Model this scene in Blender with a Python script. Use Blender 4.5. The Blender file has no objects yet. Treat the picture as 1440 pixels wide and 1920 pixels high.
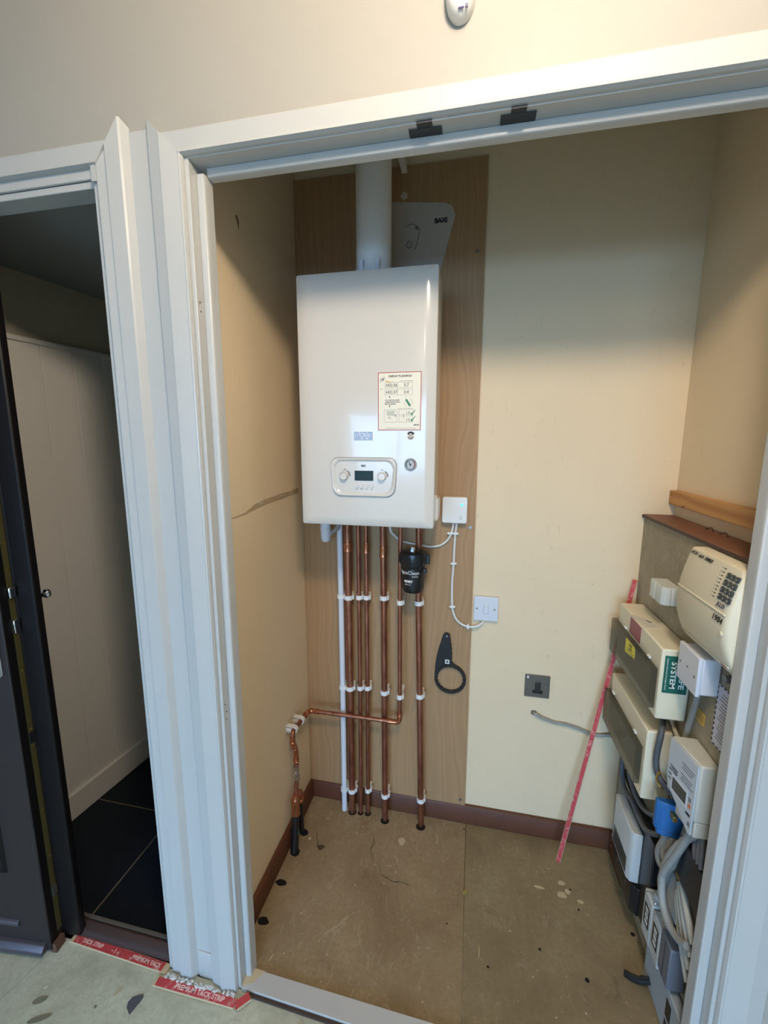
import bpy, bmesh, math, random
from mathutils import Vector, Matrix
random.seed(7)
SC = bpy.context.scene
COL = SC.collection
PI = math.pi

# ------------------------------------------------------------------ camera
cd = bpy.data.cameras.new('camera')
cam = bpy.data.objects.new('camera', cd); COL.objects.link(cam)
yaw, pitch, roll = map(math.radians, (12.0145, 9.3125, 0.14))
fw = Vector((-math.sin(yaw)*math.cos(pitch), math.cos(yaw)*math.cos(pitch), -math.sin(pitch)))
rt = Vector((math.cos(yaw), math.sin(yaw), 0)); up = rt.cross(fw)
r2 = rt*math.cos(roll)+up*math.sin(roll); u2 = -rt*math.sin(roll)+up*math.cos(roll)
M = Matrix((r2, u2, -fw)).transposed().to_4x4(); M.translation = (0.6242, -1.4814, 1.4649)
cam.matrix_world = M
cd.sensor_fit = 'VERTICAL'; cd.sensor_height = 36.0; cd.lens = 794.2*36.0/1920.0
cd.clip_start = 0.02
SC.camera = cam

# ------------------------------------------------------------------ world, lights, exposure
def lin(c):
    return tuple((v/12.92 if v <= .04045 else ((v+.055)/1.055)**2.4) for v in c)
def rgb(r, g, b): return lin((r/255, g/255, b/255))
w = bpy.data.worlds.new('world'); SC.world = w; w.use_nodes = True
# overcast sky seen through the open front door behind the viewer (a real ground plane lies outside it)
w.node_tree.nodes['Background'].inputs[0].default_value = (.36, .64, 1, 1)
w.node_tree.nodes['Background'].inputs[1].default_value = 12.0
def light(name, kind, loc, energy, color, **k):
    l = bpy.data.lights.new(name, kind); l.energy = energy; l.color = color
    for a, b in k.items(): setattr(l, a, b)
    o = bpy.data.objects.new(name, l); COL.objects.link(o); o.location = loc
    return o
# warm ceiling lamp of the hall (its glass shade is built further down)
LAMP = (0.75, -1.46, 2.36)
light('hall_lamp_or_fill', 'POINT', LAMP, 52, (1.0, .84, .65), shadow_soft_size=.09)
FILL_LAMP = (0.60, -3.10, 2.36)  # weak far lamp added as fill for the cupboard, no such lamp known
light('hall_lamp_or_fill', 'POINT', FILL_LAMP, 9, (1.0, .84, .65), shadow_soft_size=.09)
# portal in the front doorway: only guides the sampling of the sky
wl = light('doorway_portal', 'AREA', (.225, -4.19, 1.025), 1, (1, 1, 1), shape='RECTANGLE', size=2.15, size_y=2.05)
wl.rotation_euler = (-PI/2, 0, PI); wl.data.cycles.is_portal = True
SC.view_settings.view_transform = 'Standard'; SC.view_settings.look = 'None'
SC.view_settings.exposure = 0.0; SC.view_settings.gamma = 1.0
SC.view_settings.use_curve_mapping = False

# ------------------------------------------------------------------ materials
MATS = {}
def mat(name, col, rough=.5, metal=0., bump=0., bscale=40., var=0., vscale=4., coat=0., emit=None, trans=0., alpha=1., spec=.5):
    if name in MATS: return MATS[name]
    m = bpy.data.materials.new(name); m.use_nodes = True; nt = m.node_tree
    b = nt.nodes['Principled BSDF']
    b.inputs['Base Color'].default_value = (*col, 1); b.inputs['Roughness'].default_value = rough
    b.inputs['Metallic'].default_value = metal; b.inputs['Coat Weight'].default_value = coat
    b.inputs['Specular IOR Level'].default_value = spec
    b.inputs['Transmission Weight'].default_value = trans; b.inputs['Alpha'].default_value = alpha
    tc = nt.nodes.new('ShaderNodeTexCoord')
    if emit:
        b.inputs['Emission Color'].default_value = (*emit[0], 1); b.inputs['Emission Strength'].default_value = emit[1]
    # a little procedural variation everywhere
    n = nt.nodes.new('ShaderNodeTexNoise'); n.inputs['Scale'].default_value = vscale; n.inputs['Detail'].default_value = 5
    nt.links.new(tc.outputs['Object'], n.inputs['Vector'])
    mx = nt.nodes.new('ShaderNodeMix'); mx.data_type = 'RGBA'
    v = var if var else .03
    mx.inputs[6].default_value = (*[c*(1-v) for c in col], 1); mx.inputs[7].default_value = (*[min(1, c*(1+v)) for c in col], 1)
    nt.links.new(n.outputs['Fac'], mx.inputs[0]); nt.links.new(mx.outputs[2], b.inputs['Base Color'])
    if bump:
        n2 = nt.nodes.new('ShaderNodeTexNoise'); n2.inputs['Scale'].default_value = bscale; n2.inputs['Detail'].default_value = 4
        nt.links.new(tc.outputs['Object'], n2.inputs['Vector'])
        bp = nt.nodes.new('ShaderNodeBump'); bp.inputs['Strength'].default_value = bump; bp.inputs['Distance'].default_value = .002
        nt.links.new(n2.outputs['Fac'], bp.inputs['Height']); nt.links.new(bp.outputs['Normal'], b.inputs['Normal'])
    MATS[name] = m; return m

class NB:
    """small node builder"""
    def __init__(s, m): s.nt = m.node_tree; s.b = s.nt.nodes['Principled BSDF']; s.tc = s.nt.nodes.new('ShaderNodeTexCoord')
    def n(s, t, **k):
        x = s.nt.nodes.new(t)
        for a, b in k.items():
            if a.startswith('i_'): x.inputs[a[2:].replace('_', ' ')].default_value = b
            else: setattr(x, a, b)
        return x
    def l(s, a, b): s.nt.links.new(a, b)
    def map(s, scale, loc=(0, 0, 0), rot=(0, 0, 0)):
        mp = s.n('ShaderNodeMapping'); s.l(s.tc.outputs['Object'], mp.inputs[0])
        mp.inputs['Scale'].default_value = scale; mp.inputs['Location'].default_value = loc; mp.inputs['Rotation'].default_value = rot
        return mp.outputs[0]
    def noise(s, vec, scale, detail=5, rough=.55, dist=0.):
        x = s.n('ShaderNodeTexNoise'); x.inputs['Scale'].default_value = scale; x.inputs['Detail'].default_value = detail
        x.inputs['Roughness'].default_value = rough; x.inputs['Distortion'].default_value = dist
        s.l(vec, x.inputs['Vector']); return x.outputs['Fac']
    def ramp(s, fac, stops):
        r = s.n('ShaderNodeValToRGB'); e = r.color_ramp.elements
        e[0].position, e[0].color = stops[0][0], (*stops[0][1], 1); e[1].position, e[1].color = stops[-1][0], (*stops[-1][1], 1)
        for p, c in stops[1:-1]:
            q = e.new(p); q.color = (*c, 1)
        s.l(fac, r.inputs[0]); return r.outputs[0]
    def mix(s, fac, a, b, mode='MIX'):
        m = s.n('ShaderNodeMix', data_type='RGBA', blend_type=mode)
        if isinstance(fac, (int, float)): m.inputs[0].default_value = fac
        else: s.l(fac, m.inputs[0])
        for i, v in ((6, a), (7, b)):
            if isinstance(v, tuple): m.inputs[i].default_value = (*v, 1)
            else: s.l(v, m.inputs[i])
        return m.outputs[2]
    def bump(s, h, st, dist=.002):
        b = s.n('ShaderNodeBump'); b.inputs['Strength'].default_value = st; b.inputs['Distance'].default_value = dist
        s.l(h, b.inputs['Height']); s.l(b.outputs[0], s.b.inputs['Normal'])
W0, K0 = (1., 1., 1.), (0., 0., 0.)
def newmat(name, rough):
    m = bpy.data.materials.new(name); m.use_nodes = True; b = NB(m); b.b.inputs['Roughness'].default_value = rough
    MATS[name] = m; return m, b

def wall_mat(name, col, dirt, amount):
    m, b = newmat(name, .55)
    v = b.map((1, 1, 1))
    big = b.noise(v, 2.2, 4); fine = b.noise(v, 260, 2)
    c = b.ramp(big, [(.3, tuple(x*.96 for x in col)), (.7, col)])
    # scuffs: streaky thin marks
    sc = b.noise(b.map((9, 9, 3)), 6, 6, .7, 1.5)
    f = b.ramp(sc, [(.62, K0), (.72, (amount,)*3)])
    sp = b.n('ShaderNodeTexVoronoi'); sp.inputs['Scale'].default_value = 14; b.l(v, sp.inputs['Vector'])
    f2 = b.ramp(sp.outputs['Distance'], [(.012, (amount*1.6,)*3), (.03, K0)])
    c = b.mix(f, c, dirt); c = b.mix(f2, c, tuple(x*.4 for x in dirt))
    b.l(c, b.b.inputs['Base Color']); b.bump(b.noise(v, 70, 5), .12); return m
CREAM = rgb(231, 209, 174)
M_CL = wall_mat('cream_closet_paint', CREAM, rgb(150, 128, 100), .3)
M_HALL = wall_mat('magnolia_hall_paint', rgb(170, 165, 156), rgb(156, 149, 137), .12)
M_WHITE = mat('white_gloss_paint', rgb(188, 188, 186), .32, bump=.10, bscale=60, var=.02, vscale=9)
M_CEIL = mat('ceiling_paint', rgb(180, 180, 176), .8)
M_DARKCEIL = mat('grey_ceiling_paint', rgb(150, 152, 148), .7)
M_PANEL = mat('pale_panelling_paint', rgb(222, 218, 212), .45, var=.03)
M_BOILER = mat('white_enamel', rgb(214, 208, 200), .16, coat=.3, var=.008)
M_WPLAST = mat('white_plastic', rgb(228, 226, 222), .35)
M_PWHITE = mat('bluish_white_plastic', rgb(214, 216, 224), .33)
M_CREAMP = mat('aged_cream_plastic', rgb(226, 215, 188), .38, var=.04, vscale=8)
M_GREYP = mat('pale_grey_plastic', rgb(192, 196, 196), .4, var=.03)
M_MIDGREY = mat('mid_grey_plastic', rgb(120, 122, 124), .45)
M_BLACKP = mat('black_plastic', rgb(22, 22, 24), .38)
M_BLACKB = mat('black_bakelite', rgb(26, 30, 34), .3)
M_TAPE = mat('matt_black_tape', rgb(62, 62, 64), .75, bump=.1)
M_CABLE = mat('grey_cable_sheath', rgb(146, 146, 142), .5, var=.06, vscale=10)
M_CABLED = mat('dark_grey_cable_sheath', rgb(84, 88, 94), .5)
M_WCABLE = mat('white_cable_sheath', rgb(222, 220, 214), .45)
M_BLUE = mat('blue_moulded_plastic', rgb(30, 96, 160), .45)
M_GREEN = mat('green_printed_label', rgb(22, 92, 78), .5)
M_YEL = mat('yellow_printed_label', rgb(222, 208, 60), .5)
M_AMBER = mat('amber_printed_label', rgb(214, 172, 74), .6)
M_INK = mat('black_ink', rgb(32, 32, 36), .6)
M_GINK = mat('grey_ink', rgb(110, 108, 108), .6)
M_BINK = mat('blue_ink', rgb(88, 140, 200), .5)
M_WINK = mat('white_ink', rgb(228, 228, 224), .6)
M_REDINK = mat('red_ink', rgb(176, 62, 66), .55)
M_PAPER = mat('cream_sticker_paper', rgb(238, 230, 212), .55)
M_PAPERB = mat('lilac_white_paper', rgb(208, 208, 224), .7)
M_BRASS = mat('brass', rgb(190, 160, 92), .35, metal=.9)
M_OLIVE = mat('tarnished_brass_strip', rgb(104, 96, 58), .5, metal=.6)
M_CHROME = mat('chrome', rgb(205, 205, 208), .15, metal=1.)
M_STEEL = mat('brushed_nickel', rgb(122, 116, 108), .38, metal=.75)
M_ZINC = mat('zinc_screw_steel', rgb(150, 146, 138), .4, metal=.9)
M_BROWNWOOD = mat('dark_stained_skirting', rgb(90, 50, 28), .55, bump=.15, bscale=30, var=.25, vscale=14)
M_CAPWOOD = mat('reddish_stained_timber', rgb(118, 74, 52), .5, bump=.2, bscale=30, var=.2, vscale=12)
M_CAPEDGE = mat('dark_timber_edge', rgb(60, 34, 24), .5)
M_DOOR = mat('dark_brown_door_foil', rgb(40, 33, 34), .5, bump=.12, bscale=45, var=.15)
M_DOORK = mat('near_black_door_edge', rgb(14, 10, 12), .5, spec=.3)
M_SILL = mat('dark_brown_sill', rgb(62, 42, 36), .45, var=.15)
M_WBAR = mat('lilac_grey_weather_bar', rgb(98, 92, 100), .35, metal=.6)
M_TILE = mat('blue_black_slate_tile', rgb(15, 23, 34), .5, bump=.2, bscale=25, var=.2, spec=.25)
M_GROUT = mat('beige_grout', rgb(120, 106, 88), .8)
M_LCD = mat('lcd_glass', rgb(34, 54, 56), .45, spec=.2)
M_LCDK = mat('lcd_segment', rgb(18, 32, 34), .3)
M_LED = mat('green_led', rgb(60, 240, 200), .3, emit=(rgb(70, 240, 200), 1.6))
M_SHADE = mat('opal_lamp_glass', rgb(255, 240, 215), .4, emit=((1., .82, .58), 6.))
M_KEY = mat('dark_rubber_keys', rgb(58, 62, 60), .5)
M_HOLE = mat('dark_hole', rgb(12, 10, 8), .95)
M_FLAKE = mat('plaster_flake', rgb(196, 188, 168), .8)
M_SPL = mat('pale_wood_splinter', rgb(188, 174, 140), .8)
M_PURPLE = mat('purple_ink', rgb(84, 70, 130), .6)
M_REDPL = mat('dull_red_blank_plate', rgb(150, 70, 78), .4)
M_GLASSN = mat('window_glass', (1, 1, 1), .03, trans=1.)
M_FRAMEW = mat('window_frame_white', rgb(225, 225, 225), .4)

def m_copper():
    m, b = newmat('copper', .34); v = b.map((1, 1, .25))
    c = b.ramp(b.noise(v, 55, 6, .6), [(.3, rgb(128, 80, 62)), (.55, rgb(166, 110, 86)), (.8, rgb(188, 138, 114))])
    b.l(c, b.b.inputs['Base Color']); b.b.inputs['Metallic'].default_value = .85
    r = b.ramp(b.noise(v, 30, 4), [(.3, (.28,)*3), (.7, (.5,)*3)]); b.l(r, b.b.inputs['Roughness']); return m
M_CU = m_copper()
M_CUB = mat('bright_copper_fitting', rgb(192, 126, 94), .26, metal=.9)

def m_ply():
    m, b = newmat('plywood', .62)
    v = b.map((1.0, 1, .16)); warp = b.noise(b.map((1, 1, .35)), 3.2, 3, .5, .6)
    wv = b.n('ShaderNodeTexWave'); wv.bands_direction = 'X'; wv.inputs['Scale'].default_value = 5.
    wv.inputs['Distortion'].default_value = 14; wv.inputs['Detail'].default_value = 3; wv.inputs['Detail Scale'].default_value = .55; wv.inputs['Detail Roughness'].default_value = .5
    b.l(b.map((1.3, 1, .35)), wv.inputs['Vector'])
    c = b.ramp(wv.outputs['Fac'], [(.0, rgb(164, 129, 90)), (.5, rgb(168, 133, 94)), (.9, rgb(172, 138, 99)), (1., rgb(161, 126, 88))])
    fine = b.noise(b.map((130, 130, 3)), 2, 4)
    c = b.mix(.10, c, b.ramp(fine, [(.3, rgb(136, 100, 68)), (.7, rgb(186, 152, 116))]))
    c = b.mix(b.ramp(warp, [(.35, K0), (.7, (.22,)*3)]), c, rgb(154, 118, 82))
    b.l(c, b.b.inputs['Base Color']); b.bump(fine, .12); return m
M_PLY = m_ply()

def m_board(name, c1, c2, c3, seedloc, dust):
    m, b = newmat(name, .72)
    v = b.map((1, 1, 1), seedloc)
    c = b.ramp(b.noise(v, 4.5, 8, .68, .5), [(.3, c1), (.5, c2), (.70, c3)])
    c = b.mix(b.ramp(b.noise(v, 70, 5, .7), [(.38, K0), (.7, (.55,)*3)]), c, tuple(x*.66 for x in c2))
    c = b.mix(b.ramp(b.noise(v, 11, 6, .7, 1.), [(.60, K0), (.74, (.6,)*3)]), c, tuple(x*.48 for x in c1))
    c = b.mix(b.ramp(b.noise(b.map((2.2, .9, 1.3), seedloc), 9, 8, .78, 2.4), [(.57, K0), (.68, (dust,)*3)]), c, rgb(182, 172, 150))
    for sc_, r_, k_ in ((13, .0, .8), (31, .005, .6)):
        vo = b.n('ShaderNodeTexVoronoi', voronoi_dimensions='2D'); vo.inputs['Scale'].default_value = sc_; b.l(v, vo.inputs['Vector'])
        dd = b.n('ShaderNodeMath', operation='ADD'); b.l(vo.outputs['Distance'], dd.inputs[0]); nn = b.n('ShaderNodeMath', operation='MULTIPLY'); nn.inputs[1].default_value = .16
        b.l(b.noise(v, 60, 3), nn.inputs[0]); b.l(nn.outputs[0], dd.inputs[1])
        c = b.mix(b.ramp(dd.outputs[0], [(r_+.075, (k_,)*3), (r_+.105, K0)]), c, rgb(204, 194, 172))
    b.l(c, b.b.inputs['Base Color']); b.bump(b.noise(v, 90, 5), .25); return m
M_FL1 = m_board('brown_chipboard_left', rgb(126, 104, 74), rgb(146, 126, 96), rgb(162, 142, 112), (3, 1, 0), .75)
M_FL2 = m_board('olive_chipboard_right', rgb(114, 98, 70), rgb(136, 120, 90), rgb(148, 134, 102), (8, 5, 0), .35)
M_FL3 = m_board('grey_green_hall_chipboard', rgb(158, 160, 140), rgb(190, 192, 172), rgb(208, 212, 194), (1, 9, 0), .4)
M_EB = m_board('mottled_grey_board', rgb(140, 130, 108), rgb(160, 150, 128), rgb(178, 170, 150), (2, 2, 5), .4)

def m_tim():
    m, b = newmat('orange_pine', .5)
    wv = b.n('ShaderNodeTexWave'); wv.bands_direction = 'Z'; wv.inputs['Scale'].default_value = 9; wv.inputs['Distortion'].default_value = 6; wv.inputs['Detail'].default_value = 3
    b.l(b.map((1, .18, 1)), wv.inputs['Vector'])
    c = b.ramp(wv.outputs['Fac'], [(0, rgb(200, 146, 82)), (1, rgb(172, 114, 56))]); b.l(c, b.b.inputs['Base Color']); return m
M_PINE = m_tim()

def m_smoke():
    m = bpy.data.materials.new('smoked_clear_plastic'); m.use_nodes = True; nt = m.node_tree; nt.nodes.clear()
    o = nt.nodes.new('ShaderNodeOutputMaterial'); t = nt.nodes.new('ShaderNodeBsdfTransparent'); t.inputs[0].default_value = (.80, .79, .74, 1)
    g = nt.nodes.new('ShaderNodeBsdfPrincipled'); g.inputs['Base Color'].default_value = (*rgb(74, 74, 68), 1); g.inputs['Roughness'].default_value = .2
    n = nt.nodes.new('ShaderNodeTexNoise'); n.inputs['Scale'].default_value = 12
    r = nt.nodes.new('ShaderNodeMapRange'); r.inputs[3].default_value = .24; r.inputs[4].default_value = .42; nt.links.new(n.outputs['Fac'], r.inputs[0])
    mx = nt.nodes.new('ShaderNodeMixShader'); nt.links.new(r.outputs[0], mx.inputs[0])
    nt.links.new(t.outputs[0], mx.inputs[1]); nt.links.new(g.outputs[0], mx.inputs[2]); nt.links.new(mx.outputs[0], o.inputs[0])
    MATS['smoked_clear_plastic'] = m; return m
M_SMOKE = m_smoke()
def m_card():
    m = bpy.data.materials.new('frosted_plastic_card'); m.use_nodes = True; nt = m.node_tree; nt.nodes.clear()
    o = nt.nodes.new('ShaderNodeOutputMaterial'); t = nt.nodes.new('ShaderNodeBsdfTransparent')
    g = nt.nodes.new('ShaderNodeBsdfPrincipled'); g.inputs['Base Color'].default_value = (*rgb(205, 196, 184), 1); g.inputs['Roughness'].default_value = .4
    n = nt.nodes.new('ShaderNodeTexNoise'); n.inputs['Scale'].default_value = 20
    r = nt.nodes.new('ShaderNodeMapRange'); r.inputs[3].default_value = .62; r.inputs[4].default_value = .8; nt.links.new(n.outputs['Fac'], r.inputs[0])
    mx = nt.nodes.new('ShaderNodeMixShader'); nt.links.new(r.outputs[0], mx.inputs[0])
    nt.links.new(t.outputs[0], mx.inputs[1]); nt.links.new(g.outputs[0], mx.inputs[2]); nt.links.new(mx.outputs[0], o.inputs[0]); return m
M_CARD = m_card()

# ------------------------------------------------------------------ mesh helpers
def obj(name, bm, m, parent=None, smooth=False, bevel=0., segs=2):
    me = bpy.data.meshes.new(name)
    bmesh.ops.recalc_face_normals(bm, faces=bm.faces[:])
    bm.to_mesh(me); bm.free()
    if m is not None: me.materials.append(m)
    if smooth:
        for p in me.polygons: p.use_smooth = True
        try: me.set_sharp_from_angle(angle=math.radians(38))
        except Exception: pass
    o = bpy.data.objects.new(name, me); COL.objects.link(o)
    if bevel:
        b = o.modifiers.new('bevel', 'BEVEL'); b.width = bevel; b.segments = segs; b.limit_method = 'ANGLE'; b.angle_limit = math.radians(35)
        for p in me.polygons: p.use_smooth = True
        try: me.set_sharp_from_angle(angle=math.radians(80))
        except Exception: pass
    if parent is not None: o.parent = parent
    return o
def tag(o, label, cat, group=None, kind=None):
    o['label'] = label; o['category'] = cat
    if group: o['group'] = group
    if kind: o['kind'] = kind
    return o
def thing(name, label, cat, group=None, kind=None, loc=(0, 0, 0)):
    # the Empty stands at the thing's base; world coordinates of the parts are kept through the parent's inverse
    o = bpy.data.objects.new(name, None); COL.objects.link(o); o.location = loc; o.empty_display_size = .05
    tag(o, label, cat, group, kind); return o
def fix(root):
    """parts were modelled in world coordinates: bring them under the root's base point"""
    off = Vector(root.location)
    if off.length:
        for c in root.children:
            c.location = Vector(c.location) - off
def box(bm, x0, x1, y0, y1, z0, z1):
    v = [bm.verts.new(p) for p in ((x0, y0, z0), (x1, y0, z0), (x1, y1, z0), (x0, y1, z0), (x0, y0, z1), (x1, y0, z1), (x1, y1, z1), (x0, y1, z1))]
    for f in ((0, 3, 2, 1), (4, 5, 6, 7), (0, 1, 5, 4), (1, 2, 6, 5), (2, 3, 7, 6), (3, 0, 4, 7)): bm.faces.new([v[i] for i in f])
    return v
def B(*a):
    bm = bmesh.new(); box(bm, *a); return bm
def prism(pts, ax, a, b, bm=None):
    """2D polygon extruded along ax from a to b; polygon axes are the two others in xyz order"""
    bm = bm or bmesh.new()
    def P(p, t):
        return {'x': (t, p[0], p[1]), 'y': (p[0], t, p[1]), 'z': (p[0], p[1], t)}[ax]
    A = [bm.verts.new(P(p, a)) for p in pts]; Bv = [bm.verts.new(P(p, b)) for p in pts]
    bm.faces.new(A); bm.faces.new(Bv[::-1]); n = len(pts)
    for i in range(n): bm.faces.new((A[i], Bv[i], Bv[(i+1) % n], A[(i+1) % n]))
    return bm
def rrect(x0, x1, z0, z1, r, n=6):
    out = []
    for cx, cz, a0 in ((x1-r, z1-r, 0), (x0+r, z1-r, 90), (x0+r, z0+r, 180), (x1-r, z0+r, 270)):
        for i in range(n+1):
            a = math.radians(a0+90*i/n); out.append((cx+r*math.cos(a), cz+r*math.sin(a)))
    return out
def disc(cx, cz, r, n=24): return [(cx+r*math.cos(2*PI*i/n), cz+r*math.sin(2*PI*i/n)) for i in range(n)]
def ring(bm, cx, cz, ro, ri, y0, y1, n=40):
    """flat ring in the xz plane"""
    V = []
    for r in (ro, ri):
        for y in (y0, y1): V.append([bm.verts.new((cx+r*math.cos(2*PI*i/n), y, cz+r*math.sin(2*PI*i/n))) for i in range(n)])
    for i in range(n):
        j = (i+1) % n
        bm.faces.new((V[0][i], V[0][j], V[1][j], V[1][i])); bm.faces.new((V[2][j], V[2][i], V[3][i], V[3][j]))
        bm.faces.new((V[0][j], V[0][i], V[2][i], V[2][j])); bm.faces.new((V[1][i], V[1][j], V[3][j], V[3][i]))
def arc(bm, cx, cz, ro, ri, a0, a1, y0, y1, n=14):
    pts = [(cx+ro*math.cos(math.radians(a0+(a1-a0)*i/n)), cz+ro*math.sin(math.radians(a0+(a1-a0)*i/n))) for i in range(n+1)]
    pts += [(cx+ri*math.cos(math.radians(a1+(a0-a1)*i/n)), cz+ri*math.sin(math.radians(a1+(a0-a1)*i/n))) for i in range(n+1)]
    prism(pts, 'y', y0, y1, bm)
def catmull(pts, k=6):
    P = [Vector(p) for p in pts]
    if len(P) < 3: return P
    P = [P[0]*2-P[1]]+P+[P[-1]*2-P[-2]]; out = []
    for i in range(1, len(P)-2):
        a, b, c, d = P[i-1:i+3]
        for j in range(k):
            t = j/k
            out.append(.5*((2*b)+(c-a)*t+(2*a-5*b+4*c-d)*t*t+(3*b-a-3*c+d)*t**3))
    out.append(P[-2]); return out
def fillet(pts, r, n=6):
    """round the corners of a polyline with radius-like cut r"""
    P = [Vector(p) for p in pts]; out = [P[0]]
    for i in range(1, len(P)-1):
        a = (P[i-1]-P[i]); b = (P[i+1]-P[i]); ra = min(r, a.length*.49); rb = min(r, b.length*.49)
        s = P[i]+a.normalized()*ra; e = P[i]+b.normalized()*rb
        for j in range(n+1):
            t = j/n; out.append(s*(1-t)**2+P[i]*2*t*(1-t)+e*t*t)
    out.append(P[-1]); return out
def tube(pts, r, n=12, bm=None, flat=None):
    bm = bm or bmesh.new(); P = [Vector(p) for p in pts]; rings = []; prev = None
    for i, p in enumerate(P):
        t = (P[min(i+1, len(P)-1)]-P[max(i-1, 0)]).normalized()
        if prev is None:
            a = t.orthogonal().normalized()
        else:
            a = (prev-t*prev.dot(t)).normalized()
        prev = a; b = t.cross(a); rr = r[i] if isinstance(r, (list, tuple)) else r
        rings.append([bm.verts.new(p+a*rr*math.cos(2*PI*k/n)+b*rr*math.sin(2*PI*k/n)) for k in range(n)])
    for i in range(len(rings)-1):
        for k in range(n): bm.faces.new((rings[i][k], rings[i][(k+1) % n], rings[i+1][(k+1) % n], rings[i+1][k]))
    bm.faces.new(rings[0][::-1]); bm.faces.new(rings[-1]); return bm
def lathe(prof, cx, cy, n=40, bm=None, axis='z', c3=0):
    """profile of (radius, height) about a vertical (z) or a y axis through (cx, cy[, c3])"""
    bm = bm or bmesh.new(); R = []
    for r, h in prof:
        row = []
        for k in range(n):
            c, s = math.cos(2*PI*k/n)*r, math.sin(2*PI*k/n)*r
            row.append(bm.verts.new((cx+c, cy+s, h) if axis == 'z' else (cx+c, h, cy+s)))
        R.append(row)
    for i in range(len(R)-1):
        for k in range(n): bm.faces.new((R[i][k], R[i][(k+1) % n], R[i+1][(k+1) % n], R[i+1][k]))
    bm.faces.new(R[0]); bm.faces.new(R[-1][::-1]); return bm
TXT = {}
def text_mesh(s, size, bold=0., depth=.0003, shear=0.):
    cu = bpy.data.curves.new('lettering', 'FONT'); cu.body = s; cu.size = size; cu.align_x = 'CENTER'; cu.align_y = 'CENTER'
    cu.extrude = depth; cu.offset = bold; cu.shear = shear; cu.resolution_u = 2
    o = bpy.data.objects.new('lettering', cu); COL.objects.link(o)
    dg = bpy.context.evaluated_depsgraph_get(); dg.update()
    me = bpy.data.meshes.new_from_object(o.evaluated_get(dg)); bpy.data.objects.remove(o); bpy.data.curves.remove(cu)
    return me
def text(s, size, m, parent, X, Y, origin, bold=0., width=None, name='lettering', shear=0., wrap=None):
    """flat lettering in the plane spanned by X (reading direction) and Y (up of the letters)"""
    me = text_mesh(s, size, bold, shear=shear); me.name = name
    X = Vector(X).normalized(); Y = Vector(Y).normalized(); N = X.cross(Y); O = Vector(origin)
    k = 1.
    if width:
        xs = [v.co.x for v in me.vertices]; k = width/(max(xs)-min(xs))
    for v in me.vertices:
        if wrap:      # wrap round a vertical cylinder (cx, cy, r), x measured as arc length from the -y direction
            cx, cy, r, a0 = wrap; a = a0+v.co.x*k/r; rr = r+v.co.z+.0004
            v.co = Vector((cx+rr*math.sin(a), cy-rr*math.cos(a), O.z+v.co.y))
        else:
            v.co = O+X*(v.co.x*k)+Y*v.co.y+N*v.co.z
    me.materials.clear(); me.materials.append(m)
    o = bpy.data.objects.new(name, me); COL.objects.link(o); o.parent = parent; return o
FX, FZ = (1, 0, 0), (0, 0, 1)
SN = [0]
def struct(name, bm, m, label, cat, parent=None, **k):
    o = obj(name, bm, m, parent, **k)
    if parent is None: tag(o, label, cat, kind='structure')
    return o

# ================================================================== STRUCTURE
W = 1.246; CZ = 2.40; YF = -.65
struct('wall_back', B(-.06, 1.32, 0, .08, -.02, CZ), M_CL, 'cream painted back wall of the cupboard with scuffs', 'wall')
struct('wall_left', B(-.06, 0, -.6045, 0, -.02, CZ), M_CL, 'cream left side wall of the cupboard beside the boiler', 'wall')
struct('wall_right', B(W, W+.08, -.6045, 0, -.02, CZ), M_CL, 'cream right side wall of the cupboard above the meter board', 'wall')
struct('ceiling', B(-.06, W+.08, -.6045, .08, CZ, CZ+.05), M_CEIL, 'white ceiling of the boiler cupboard', 'ceiling')
# front partition, one piece with two door openings
fb = bmesh.new()
HT = 2.52; YB = -.605
def fp(x0, x1, z0, z1): box(fb, x0, x1, YF, YB, z0, z1)
fp(-2.0, -1.20, -.02, HT); fp(-1.20, -.165, 2.0, HT); fp(-.165, .045, -.02, HT)
fp(.045, 1.15, 2.025, HT); fp(1.15, 2.4, -.02, HT)
bmesh.ops.remove_doubles(fb, verts=fb.verts[:], dist=1e-5)
struct('wall_front', fb, M_HALL, 'cream hall wall around and above the two door openings', 'wall')

# hall floor and cupboard floor in chipboard sheets, each its own piece
fl = thing('floor', 'bare chipboard floor of the cupboard and the hall, dusty and paint-flecked', 'floor', kind='structure')
def sheet(x0, x1, y0, y1, m, z=0.): return obj('floor_sheet', B(x0, x1, y0, y1, -.022, z), m, fl, bevel=.0012, segs=1)
sheet(0, .6410, -.655, 0, M_FL1); sheet(.6414, W, -.655, 0, M_FL2)
# joint in the hall floor runs obliquely in the photograph's lower left corner
bm = prism([(-.523, -.6565), (2.4, -.6565), (2.4, -4.2), (-.80, -4.2), (-.60, -1.0)], 'z', -.022, -.001); obj('floor_sheet', bm, M_FL3, fl)
bm = prism([(-.525, -.6565), (-.602, -1.0), (-.802, -4.2), (-2.0, -4.2), (-2.0, -.6565)], 'z', -.022, -.001); obj('floor_sheet', bm, M_FL3, fl)
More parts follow.
